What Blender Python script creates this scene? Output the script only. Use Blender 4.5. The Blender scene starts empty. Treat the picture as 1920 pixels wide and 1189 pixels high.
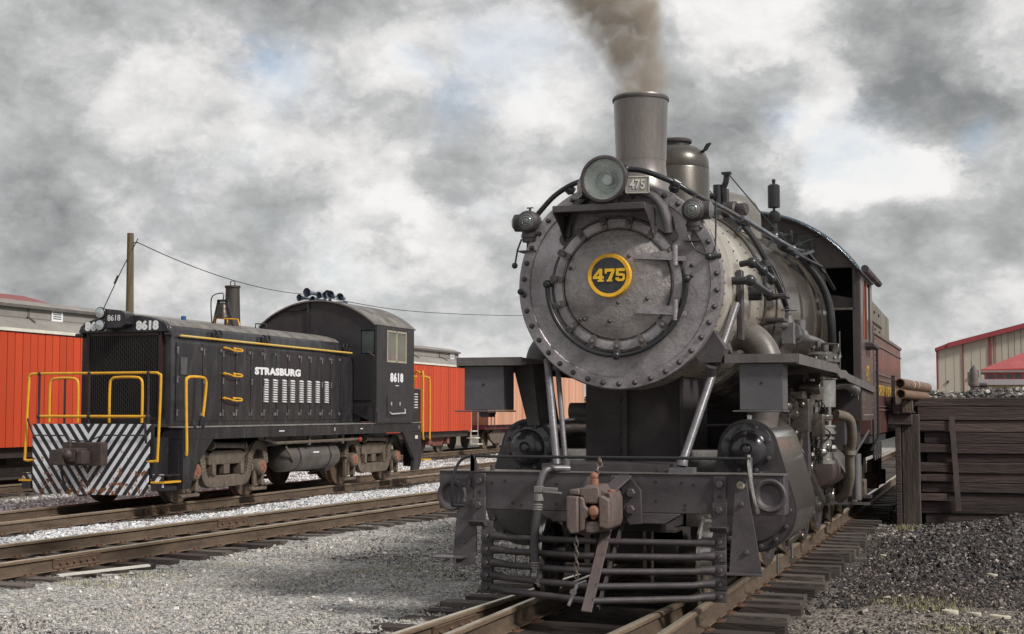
import bpy, bmesh, math, random
from math import sin, cos, pi, radians, sqrt, atan2
from mathutils import Vector, Matrix, Euler
random.seed(475)
SC = bpy.context.scene
COL = SC.collection

# ---------------------------------------------------------------- camera, sky, sun, exposure
A = math.atan(900/2667.0); PITCH = math.atan(175.5/2667.0); CAMZ = 1.66
cam = bpy.data.cameras.new("camera"); co = bpy.data.objects.new("camera", cam); COL.objects.link(co)
co.location = (0, 0, CAMZ); co.rotation_euler = (pi/2+PITCH, 0, A)
cam.sensor_width = 36; cam.lens = 36*2667/1920.0; cam.clip_end = 5000; cam.clip_start = .05
SC.camera = co
SUN_ELEV, SUN_AZ = radians(40), radians(110)        # azimuth clockwise from +Y (the way the rails run)
sun = bpy.data.lights.new("sun", 'SUN'); sun.energy = 3.2; sun.angle = radians(9); sun.color = (1, .955, .89)
so = bpy.data.objects.new("sun", sun); COL.objects.link(so)
so.rotation_euler = Vector((sin(SUN_AZ)*cos(SUN_ELEV), cos(SUN_AZ)*cos(SUN_ELEV), sin(SUN_ELEV))).to_track_quat('Z', 'Y').to_euler()
SC.view_settings.view_transform = 'Standard'; SC.view_settings.look = 'None'
SC.view_settings.exposure = 0.12; SC.view_settings.gamma = 1.0; SC.view_settings.use_curve_mapping = False
SC.render.engine = 'CYCLES'
try:
    SC.cycles.volume_step_rate = 1.0; SC.cycles.volume_max_steps = 128; SC.cycles.max_bounces = 8; SC.cycles.transparent_max_bounces = 12
except Exception: pass

def ray_dir(px, py):                                # direction of a point of the sky
    f = 2667.0; x = (px-960)/f; y = -(py-594.5)/f
    fw = cos(PITCH)-y*sin(PITCH); z = sin(PITCH)+y*cos(PITCH)
    return Vector((x*cos(A)-fw*sin(A), x*sin(A)+fw*cos(A), z)).normalized()

W = bpy.data.worlds.new("World"); SC.world = W; W.use_nodes = True
def build_world():
    nt = W.node_tree; N = nt.nodes; K = nt.links; N.clear()
    def math_(op, a, b=None, clamp=False):
        n = N.new('ShaderNodeMath'); n.operation = op; n.use_clamp = clamp
        for i, v in enumerate((a, b)):
            if v is None: continue
            if hasattr(v, 'links'): K.new(v, n.inputs[i])
            else: n.inputs[i].default_value = v
        return n.outputs[0]
    def ramp(fac, stops):
        r = N.new('ShaderNodeValToRGB'); K.new(fac, r.inputs[0]); r.color_ramp.interpolation = 'B_SPLINE'
        e = r.color_ramp.elements
        while len(e) < len(stops): e.new(.5)
        for k, (p, c) in enumerate(stops): e[k].position = p; e[k].color = (*c, 1)
        return r.outputs[0]
    tc = N.new('ShaderNodeTexCoord'); mp = N.new('ShaderNodeMapping'); mp.inputs['Scale'].default_value = (1, 1, 1.45)
    K.new(tc.outputs['Generated'], mp.inputs[0])
    def noise(scale, det, rough, dist, off):
        rough = rough+.03; m2 = N.new('ShaderNodeMapping'); m2.inputs['Location'].default_value = off; K.new(mp.outputs[0], m2.inputs[0])
        n = N.new('ShaderNodeTexNoise'); n.inputs['Scale'].default_value = scale; n.inputs['Detail'].default_value = det
        n.inputs['Roughness'].default_value = rough; n.inputs['Distortion'].default_value = dist; K.new(m2.outputs[0], n.inputs[0]); return n.outputs['Fac']
    warp = N.new('ShaderNodeTexNoise'); warp.inputs['Scale'].default_value = 9; warp.inputs['Detail'].default_value = 10; warp.inputs['Roughness'].default_value = .64; K.new(mp.outputs[0], warp.inputs[0])
    wv = N.new('ShaderNodeVectorMath'); wv.operation = 'MULTIPLY_ADD'; K.new(warp.outputs['Color'], wv.inputs[0])
    wv.inputs[1].default_value = (.13, .13, .085); K.new(tc.outputs['Generated'], wv.inputs[2])
    wv2 = N.new('ShaderNodeVectorMath'); wv2.operation = 'SUBTRACT'; K.new(wv.outputs[0], wv2.inputs[0]); wv2.inputs[1].default_value = (.065, .065, .0425)
    n1 = noise(4.2, 9, .56, .25, (3.1, 1.7, .4)); n2 = noise(13, 8, .6, .3, (1, 5, 2)); n3 = noise(2.2, 4, .5, 0, (7, 2, 5))
    n5 = noise(34, 7, .62, .5, (4, 1, 8)); dens = math_('ADD', math_('MULTIPLY', math_('SUBTRACT', n1, .5), .50), math_('MULTIPLY', math_('SUBTRACT', n2, .5), .78)); dens = math_('ADD', dens, math_('MULTIPLY', math_('SUBTRACT', n5, .5), .34))
    dens = math_('ADD', dens, math_('MULTIPLY', math_('SUBTRACT', n3, .5), .3))
    vo = N.new('ShaderNodeTexVoronoi'); vo.feature = 'F1'; vo.inputs['Scale'].default_value = 13; vo.inputs['Detail'].default_value = 3; vo.inputs['Roughness'].default_value = .5
    mv = N.new('ShaderNodeMapping'); mv.inputs['Scale'].default_value = (1, 1, 1.5); K.new(wv2.outputs[0], mv.inputs[0]); K.new(mv.outputs[0], vo.inputs[0])
    bil = math_('MULTIPLY', math_('SUBTRACT', .84, vo.outputs['Distance']), .42); dens = math_('ADD', dens, bil)
    # the larger bright and dark masses of this sky: (px, py, radius, amount)
    BL = [(120, 60, .08, .04), (30, 220, .06, -.10), (270, 150, .06, .12), (370, 190, .07, .18), (400, 215, .035, .12), (535, 175, .05, .22), (390, 35, .06, -.12), (450, 105, .03, -.08),
          (330, 262, .05, -.10), (120, 330, .08, -.06), (640, 60, .05, -.04), (720, 150, .05, .14), (880, 130, .07, .24), (960, 180, .05, .22), (640, 240, .05, -.10), (860, 245, .06, -.20), (940, 265, .04, -.12),
          (700, 370, .05, .26), (790, 350, .03, .08), (880, 345, .06, .16), (560, 300, .04, .06), (430, 410, .05, -.16), (560, 380, .04, -.12), (730, 435, .022, -.20), (830, 455, .04, .12), (560, 480, .05, .02), (60, 420, .05, -.10), (160, 420, .03, .06),
          (880, 610, .07, .03), (250, 560, .06, .08), (1370, 40, .05, .24), (1330, 20, .04, .2), (1490, 60, .035, .26), (1420, 130, .04, -.08), (1300, 200, .06, -.12), (1340, 270, .05, -.12),
          (1560, 175, .035, .22), (1530, 225, .045, .24), (1440, 240, .03, .18), (1620, 290, .04, .26), (1640, 70, .06, -.14), (1720, 150, .07, -.20), (1800, 190, .05, -.14), (1900, 50, .045, .22), (1860, 260, .05, -.08),
          (1480, 330, .05, -.02), (1640, 385, .04, .18), (1740, 410, .05, .20), (1600, 345, .035, .18), (1740, 325, .03, .22), (1870, 350, .04, .08), (1640, 480, .06, -.18), (1780, 480, .07, -.16), (1860, 470, .04, -.06),
          (1700, 560, .06, .12), (1840, 600, .06, .10), (1130, 250, .07, -.12), (1060, 200, .04, .06), (1400, 380, .05, -.12), (1880, 520, .04, .08)]
    acc = dens
    for px, py, r, a in BL:
        if abs(a) < .01: continue
        d = N.new('ShaderNodeVectorMath'); d.operation = 'DISTANCE'; K.new(wv2.outputs[0], d.inputs[0]); d.inputs[1].default_value = ray_dir(px, py)
        m = N.new('ShaderNodeMapRange'); m.interpolation_type = 'SMOOTHERSTEP'; K.new(d.outputs['Value'], m.inputs[0])
        m.inputs[1].default_value = r*.30; m.inputs[2].default_value = r*1.25; m.inputs[3].default_value = a; m.inputs[4].default_value = 0
        acc = math_('ADD', acc, m.outputs[0])
    sep = N.new('ShaderNodeSeparateXYZ'); K.new(tc.outputs['Generated'], sep.inputs[0])
    hz = N.new('ShaderNodeMapRange'); K.new(sep.outputs[2], hz.inputs[0]); hz.inputs[1].default_value = 0; hz.inputs[2].default_value = .09; hz.inputs[3].default_value = .07; hz.inputs[4].default_value = 0
    acc = math_('ADD', acc, hz.outputs[0])
    acc = math_('ADD', math_('MULTIPLY', acc, 1.05), .56, True)
    cl = ramp(acc, [(0.0, (.23, .24, .245)), (.2, (.34, .35, .352)), (.38, (.45, .458, .46)), (.55, (.56, .565, .57)), (.68, (.72, .715, .71)), (.84, (.87, .86, .85)), (1.0, (.98, .97, .955))])
    sky = N.new('ShaderNodeTexSky'); sky.sky_type = 'NISHITA'; sky.sun_disc = False; sky.sun_elevation = SUN_ELEV; sky.sun_rotation = SUN_AZ
    # thin places: the blue sky shows through
    gap = None
    for px, py, r in ((500, 115, .035), (950, 95, .04), (1550, 275, .022), (1440, 235, .02), (430, 100, .02), (860, 200, .03), (1840, 250, .02), (790, 110, .02)):
        d = N.new('ShaderNodeVectorMath'); d.operation = 'DISTANCE'; K.new(wv2.outputs[0], d.inputs[0]); d.inputs[1].default_value = ray_dir(px, py)
        m = N.new('ShaderNodeMapRange'); m.interpolation_type = 'SMOOTHERSTEP'; K.new(d.outputs['Value'], m.inputs[0])
        m.inputs[1].default_value = 0; m.inputs[2].default_value = r*1.3; m.inputs[3].default_value = .30; m.inputs[4].default_value = 0
        gap = m.outputs[0] if gap is None else math_('ADD', gap, m.outputs[0], True)
    n4 = noise(7, 5, .55, .4, (9, 9, 1)); g2 = N.new('ShaderNodeMapRange'); K.new(n4, g2.inputs[0]); g2.inputs[1].default_value = .6; g2.inputs[2].default_value = .75; g2.inputs[3].default_value = 0; g2.inputs[4].default_value = .16
    gap = math_('ADD', gap, g2.outputs[0], True)
    b1 = N.new('ShaderNodeBackground'); K.new(sky.outputs[0], b1.inputs[0]); b1.inputs[1].default_value = .13
    b2 = N.new('ShaderNodeBackground'); K.new(cl, b2.inputs[0]); b2.inputs[1].default_value = .88
    mx = N.new('ShaderNodeMixShader'); K.new(gap, mx.inputs[0]); K.new(b2.outputs[0], mx.inputs[1]); K.new(b1.outputs[0], mx.inputs[2])
    out = N.new('ShaderNodeOutputWorld'); K.new(mx.outputs[0], out.inputs[0])
build_world()

# ---------------------------------------------------------------- materials
MATS = {}
def M(name, c1, c2=None, rough=.5, metal=0.0, scale=2.5, bump=.15, bs=60, rust=0.0, rc=(.16, .06, .025), speck=.25, stretch=(1, 1, 1), rvar=.12, dust=0.0, dc=(.3, .27, .23), coat=0.0, dist=.002):
    if name in MATS: return MATS[name]
    m = bpy.data.materials.new(name); m.use_nodes = True; nt = m.node_tree; N = nt.nodes; K = nt.links
    B = N['Principled BSDF']; tc = N.new('ShaderNodeTexCoord'); mp = N.new('ShaderNodeMapping'); mp.inputs['Scale'].default_value = stretch
    K.new(tc.outputs['Object'], mp.inputs[0])
    def noise(s, d, r, dis=0):
        n = N.new('ShaderNodeTexNoise'); n.inputs['Scale'].default_value = s; n.inputs['Detail'].default_value = d
        n.inputs['Roughness'].default_value = r; n.inputs['Distortion'].default_value = dis; K.new(mp.outputs[0], n.inputs[0]); return n.outputs['Fac']
    def mr(v, a, b, c, d):
        n = N.new('ShaderNodeMapRange'); K.new(v, n.inputs[0])
        for i, q in enumerate((a, b, c, d)): n.inputs[i+1].default_value = q
        return n.outputs[0]
    def mix(f, a, b, bt='MIX'):
        n = N.new('ShaderNodeMix'); n.data_type = 'RGBA'; n.blend_type = bt
        if hasattr(f, 'links'): K.new(f, n.inputs[0])
        else: n.inputs[0].default_value = f
        for s, v in ((6, a), (7, b)):
            if hasattr(v, 'links'): K.new(v, n.inputs[s])
            else: n.inputs[s].default_value = (*v, 1)
        return n.outputs[2]
    c2 = c2 or tuple(x*.62 for x in c1)
    na = noise(scale, 6, .62, .3); nb = noise(bs, 4, .7)
    col = mix(mr(na, .32, .68, 0, 1), c1, c2)
    if speck:
        g = N.new('ShaderNodeCombineColor'); v = mr(nb, .3, .7, 1-speck, 1+speck)
        for i in range(3): K.new(v, g.inputs[i])
        col = mix(1.0, col, g.outputs[0], 'MULTIPLY')
    if dust: col = mix(mr(noise(scale*1.7, 8, .7, .8), .48, .75, 0, dust), col, dc)
    if rust:
        col = mix(mr(noise(scale*2.3, 9, .72, .5), .72-.28*rust, .80-.22*rust, 0, 1), col, rc)
    K.new(col, B.inputs['Base Color'])
    K.new(mr(na, .25, .75, max(.03, rough-rvar), min(1, rough+rvar)), B.inputs['Roughness'])
    B.inputs['Metallic'].default_value = metal; B.inputs['Coat Weight'].default_value = coat; B.inputs['Coat Roughness'].default_value = .12
    if bump:
        bp = N.new('ShaderNodeBump'); bp.inputs['Strength'].default_value = bump; bp.inputs['Distance'].default_value = dist*3
        K.new(nb, bp.inputs['Height']); K.new(bp.outputs[0], B.inputs['Normal'])
    MATS[name] = m; return m
def glass(name, c, rough=.05, alpha=1.0, trans=0.0):
    m = M(name, c, c, rough=rough, bump=0, speck=0, rvar=0); b = m.node_tree.nodes['Principled BSDF']
    b.inputs['Transmission Weight'].default_value = trans; b.inputs['IOR'].default_value = 1.45; return m

black = M('black_iron', (.082, .070, .074), (.036, .030, .033), rough=.42, bump=.6, bs=110, speck=.4, dust=.3, dc=(.15, .125, .12), rvar=.2)
beamb = M('beam_paint', (.098, .084, .092), (.052, .043, .048), rough=.42, bump=.7, bs=120, speck=.45, dust=.35, dc=(.165, .14, .135), rvar=.2, rust=.03, rc=(.10, .05, .035))
frontm = M('graphite_front', (.46, .425, .44), (.23, .21, .22), rough=.34, metal=.5, scale=2.3, bump=.5, bs=34, speck=.18, dust=.5, dc=(.10, .088, .086), dist=.004)
frontd = M('graphite_dark', (.10, .09, .09), (.055, .05, .05), rough=.42, metal=.3, bump=.2)
doorm = M('door_graphite', (.38, .35, .345), (.15, .136, .134), rough=.42, metal=.4, scale=2.6, bump=.7, bs=26, speck=.18, dust=.35, dc=(.33, .31, .30), dist=.005)
jacket = M('boiler_jacket', (.52, .475, .42), (.22, .19, .165), rough=.19, metal=.85, scale=1.6, bump=.12, bs=22, speck=.14, stretch=(1, .35, 1), dust=.3, dc=(.10, .075, .055))
smokeb = M('smokebox_side', (.66, .61, .53), (.40, .36, .30), rough=.30, metal=.5, scale=2, bump=.3, bs=40, speck=.16, dust=.3, dc=(.12, .09, .07))
stackm = M('stack_graphite', (.30, .275, .26), (.15, .135, .128), rough=.36, metal=.6, scale=2.2, bump=.15, bs=60, stretch=(1, 1, .25), speck=.15, dust=.4, dc=(.34, .31, .27))
domem = M('dome_paint', (.135, .122, .11), (.062, .056, .052), rough=.33, metal=.55, scale=2.6, bump=.15, stretch=(1, 1, .4), speck=.15, dust=.3, dc=(.25, .22, .18))
pipem = M('pipe_dark', (.05, .05, .055), (.028, .028, .032), rough=.32, metal=.3, bump=.15, speck=.2)
pipel = M('pipe_grey', (.28, .275, .285), (.14, .135, .135), rough=.35, metal=.5, bump=.2, dust=.3)
bracem = M('brace_grey', (.19, .18, .195), (.10, .095, .10), rough=.4, metal=.25, bump=.3, speck=.3)
chrome = M('bright_steel', (.62, .60, .57), (.36, .34, .31), rough=.22, metal=.95, bump=.05, scale=5)
oilst = M('oily_steel', (.30, .27, .24), (.09, .075, .065), rough=.30, metal=.8, bump=.2, scale=7, rust=.1, rc=(.13, .07, .04))
cyljk = M('cylinder_jacket', (.58, .56, .53), (.24, .22, .20), rough=.15, metal=.85, scale=2.2, bump=.12, stretch=(1, .6, .5), speck=.12)
dark = M('soot_black', (.044, .036, .037), (.026, .022, .023), rough=.75, bump=.4, speck=.3)
rustm = M('rusty_cast', (.21, .158, .140), (.12, .092, .085), rough=.58, metal=.25, scale=6, bump=.9, bs=75, rust=.22, rc=(.24, .10, .055), dist=.003)
rust2 = M('bright_rust', (.34, .165, .105), (.20, .09, .06), rough=.7, scale=12, bump=.8, bs=70)
yellow = M('yellow_ring', (.90, .50, .03), (.66, .33, .02), rough=.42, bump=.1, scale=14, speck=.08)
ypaint = M('yellow_rail_paint', (.78, .42, .025), (.62, .31, .02), rough=.45, bump=.1, scale=8, speck=.1, rust=.08)
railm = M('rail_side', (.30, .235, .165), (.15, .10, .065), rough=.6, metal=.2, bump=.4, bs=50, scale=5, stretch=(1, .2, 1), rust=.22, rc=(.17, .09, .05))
railweb_shade = M('rail_web_shade', (.135, .098, .068), (.065, .042, .028), rough=.75, bump=.5, bs=50, scale=6, stretch=(1, .25, 1), rust=.25, rc=(.15, .075, .04))  # rusty brown, darkened to paint the shade of the rail profile
railtop = M('rail_head', (.80, .72, .60), (.55, .47, .36), rough=.34, metal=.7, bump=.1, scale=5, stretch=(1, .15, 1))
tiem = M('tie_wood', (.135, .112, .10), (.06, .047, .042), rough=.85, scale=5, bump=1.0, bs=26, stretch=(.18, 1, 1), speck=.4, dust=.5, dc=(.22, .2, .18), dist=.006)
tiem2 = M('tie_wood_dark', (.07, .052, .046), (.032, .024, .021), rough=.85, scale=5, bump=1.0, bs=26, stretch=(.18, 1, 1), speck=.4, dist=.006)
timber = M('wharf_timber', (.098, .070, .066), (.040, .029, .027), rough=.85, scale=3, bump=1.0, bs=24, stretch=(.12, 1, 1.6), speck=.4, dust=.25, dc=(.15, .12, .11), dist=.008)
timber2 = M('wharf_timber_pale', (.125, .09, .08), (.058, .042, .037), rough=.85, scale=3, bump=1.0, bs=24, stretch=(.12, 1, 1.6), speck=.4, dist=.008)
postm = M('post_timber', (.14, .105, .08), (.06, .045, .036), rough=.85, scale=4, bump=1, bs=30, stretch=(1, 1, .12), speck=.4, dist=.006)
polem = M('pole_wood', (.15, .12, .07), (.085, .065, .04), rough=.85, scale=6, bump=.6, stretch=(1, 1, .1))
dblack = M('diesel_black', (.034, .031, .036), (.016, .015, .018), rough=.24, bump=.15, speck=.35, stretch=(1, 1, .22), dust=.5, dc=(.10, .094, .10), scale=2.6, rvar=.16)
droof = M('diesel_roof', (.22, .20, .18), (.065, .055, .052), rough=.5, bump=.2, speck=.2, dust=.4, dc=(.26, .24, .22))
dmaroon = M('radiator_maroon', (.045, .018, .018), (.022, .012, .012), rough=.5, bump=.2)
truckm = M('truck_cast', (.165, .13, .10), (.08, .062, .048), rough=.65, bump=.6, bs=50, scale=6, dust=.4, dc=(.24, .19, .14), rust=.12)
tankm = M('tank_grey', (.15, .135, .12), (.09, .078, .07), rough=.42, bump=.15, metal=.3, dust=.3, dc=(.24, .21, .18))
white = M('white_paint', (.82, .83, .85), (.74, .75, .78), rough=.5, bump=0, speck=.05)
cream = M('cream_trim', (.78, .76, .66), (.6, .58, .5), rough=.6, bump=.1)
def vary(m, amt):
    nt = m.node_tree; N = nt.nodes; K = nt.links; B = N['Principled BSDF']; src = B.inputs['Base Color'].links[0].from_socket
    oi = N.new('ShaderNodeObjectInfo'); mr = N.new('ShaderNodeMapRange'); K.new(oi.outputs['Random'], mr.inputs[0]); mr.inputs[3].default_value = 1-amt; mr.inputs[4].default_value = 1+amt*.5
    h = N.new('ShaderNodeHueSaturation'); K.new(src, h.inputs['Color']); K.new(mr.outputs[0], h.inputs['Value']); K.new(h.outputs[0], B.inputs['Base Color']); return m
red = M('coach_red', (.62, .075, .022), (.49, .052, .016), rough=.55, scale=1.3, bump=.1, speck=.1, stretch=(1, 1, .3), dust=.28, dc=(.40, .07, .035))
pink = M('faded_boxcar', (.66, .30, .25), (.60, .36, .17), rough=.75, scale=1.5, bump=.3, speck=.1, stretch=(1, 1, .18), rust=.05, rc=(.3, .12, .06), dust=.5, dc=(.66, .42, .40))
vary(red, .14); vary(pink, .22); vary(timber, .35); vary(timber2, .3); vary(tiem, .3); vary(tiem2, .3)
cgrey = M('coach_roof_grey', (.285, .265, .245), (.20, .185, .17), rough=.7, scale=1.5, bump=.2, dust=.4, dc=(.36, .335, .31))
cgrey2 = M('coach_trim_grey', (.15, .13, .12), (.10, .088, .08), rough=.7)
maroon = M('tender_maroon', (.16, .060, .048), (.085, .040, .036), rough=.36, scale=1.6, bump=.15, stretch=(1, 1, .3), dust=.45, dc=(.20, .16, .13), coat=.3)
tgrey = M('tender_bunker', (.18, .165, .125), (.10, .09, .07), rough=.45, scale=2.5, stretch=(1, 1, .25), dust=.5, dc=(.34, .30, .24), rust=.1)
cabm = M('cab_paint', (.085, .070, .070), (.042, .036, .037), rough=.5, scale=2.5, bump=.2, dust=.35, dc=(.12, .10, .095))
cabside = M('cab_side', (.125, .08, .070), (.072, .052, .047), rough=.4, scale=3, bump=.15, stretch=(1, 1, .3), dust=.5, dc=(.24, .20, .17), coat=.2)
redwood = M('window_wood', (.30, .085, .04), (.2, .05, .03), rough=.5)
plateb = M('plate_blue_black', (.032, .036, .043), (.018, .020, .024), rough=.4, scale=9, bump=.2, dust=.3, dc=(.16, .16, .16))
gold = M('gold_letter', (.62, .40, .06), (.42, .26, .04), rough=.5, bump=0)
greyplate = M('number_box_face', (.28, .265, .24), (.21, .2, .18), rough=.5, bump=.1)
bwall = M('building_beige', (.52, .48, .40), (.47, .43, .355), rough=.7, bump=.05, speck=.04, scale=.6)
btrim = M('building_red_trim', (.33, .055, .06), (.27, .045, .05), rough=.55, bump=0)
broof = M('red_metal_roof', (.46, .085, .085), (.38, .07, .07), rough=.5, bump=.05)
shedroof = M('shed_red_roof', (.30, .085, .075), (.22, .06, .055), rough=.6)
wingl = glass('window_glass', (.06, .075, .075), .04)
coalm = M('coal_lump', (.028, .027, .03), (.012, .012, .014), rough=.35, bump=.4, speck=.3)
lensm = glass('clear_lens', (.98, 1.0, .99), .02, trans=1.0)
frl = M('marker_lens', (.30, .31, .30), (.16, .17, .17), rough=.15, metal=.3, bump=0)
mirror = M('reflector_silver', (.90, .92, .89), (.70, .76, .73), rough=.3, metal=.15, bump=0, scale=5)
bluegrey = M('horn_blue_grey', (.22, .25, .33), (.13, .15, .20), rough=.4, metal=.3)
pipebrown = M('rusty_pipe', (.22, .13, .085), (.12, .075, .05), rough=.6, bump=.3, rust=.3, rc=(.25, .13, .08), dust=.4, dc=(.30, .26, .22))
leafm = M('bush_leaf', (.07, .09, .055), (.045, .06, .035), rough=.7, bump=0)
stickm = M('pale_wood_strip', (.62, .60, .56), (.5, .48, .44), rough=.7)

def stone_mat(name, stops, rough=.85):
    m = bpy.data.materials.new(name); m.use_nodes = True; nt = m.node_tree; N = nt.nodes; K = nt.links; B = N['Principled BSDF']
    oi = N.new('ShaderNodeObjectInfo'); r = N.new('ShaderNodeValToRGB'); K.new(oi.outputs['Random'], r.inputs[0]); e = r.color_ramp.elements
    while len(e) < len(stops): e.new(.5)
    for k, (p, c) in enumerate(stops): e[k].position = p; e[k].color = (*c, 1)
    K.new(r.outputs[0], B.inputs['Base Color']); B.inputs['Roughness'].default_value = rough
    return m
st_grey = stone_mat('gravel_grey', [(0, (.11, .105, .105)), (.2, (.30, .29, .285)), (.55, (.39, .37, .345)), (.75, (.51, .485, .455)), (.9, (.44, .39, .32)), (1, (.78, .76, .74))])
st_white = stone_mat('ballast_white', [(0, (.14, .14, .15)), (.25, (.38, .38, .39)), (.6, (.60, .60, .61)), (1, (.86, .86, .87))])
st_dark = stone_mat('coal_gravel', [(0, (.014, .011, .011)), (.45, (.038, .030, .029)), (.78, (.09, .071, .066)), (.94, (.20, .165, .145)), (1, (.44, .40, .36))], .75)
st_coal = stone_mat('coal_pieces', [(0, (.008, .007, .008)), (.6, (.028, .024, .026)), (.9, (.07, .062, .066)), (1, (.19, .17, .17))], .5)
st_mid = stone_mat('cinder_gravel', [(0, (.05, .045, .04)), (.4, (.15, .13, .115)), (.7, (.27, .245, .22)), (1, (.52, .49, .44))])

def zebra():
    m = M('zebra_stripes', (.03, .03, .035), (.02, .02, .022), rough=.5, rust=.0); nt = m.node_tree; N = nt.nodes; K = nt.links; B = N['Principled BSDF']
    tc = N.new('ShaderNodeTexCoord'); s = N.new('ShaderNodeSeparateXYZ'); K.new(tc.outputs['Object'], s.inputs[0])
    def mt(op, a, b=None):
        n = N.new('ShaderNodeMath'); n.operation = op
        for i, v in enumerate((a, b)):
            if v is None: continue
            if hasattr(v, 'links'): K.new(v, n.inputs[i])
            else: n.inputs[i].default_value = v
        return n.outputs[0]
    ab = mt('ABSOLUTE', mt('ADD', s.outputs[0], .04)); c = mt('SUBTRACT', s.outputs[2], mt('MULTIPLY', ab, 1.35))
    w = mt('LESS_THAN', mt('FRACT', mt('DIVIDE', mt('ADD', c, 3.03), .232)), .48)
    ns = N.new('ShaderNodeTexNoise'); ns.inputs['Scale'].default_value = 9; ns.inputs['Detail'].default_value = 8; ns.inputs['Roughness'].default_value = .7; K.new(tc.outputs['Object'], ns.inputs[0])
    lo = N.new('ShaderNodeMapRange'); K.new(s.outputs[2], lo.inputs[0]); lo.inputs[1].default_value = .2; lo.inputs[2].default_value = 1.4; lo.inputs[3].default_value = .53; lo.inputs[4].default_value = .68
    ru = mt('GREATER_THAN', ns.outputs[0], lo.outputs[0])
    mx = N.new('ShaderNodeMix'); mx.data_type = 'RGBA'; K.new(w, mx.inputs[0]); mx.inputs[6].default_value = (.022, .022, .026, 1); mx.inputs[7].default_value = (.74, .75, .80, 1)
    m2 = N.new('ShaderNodeMix'); m2.data_type = 'RGBA'; K.new(ru, m2.inputs[0]); K.new(mx.outputs[2], m2.inputs[6]); m2.inputs[7].default_value = (.22, .085, .03, 1)
    K.new(m2.outputs[2], B.inputs['Base Color']); return m
zebram = zebra()

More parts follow.
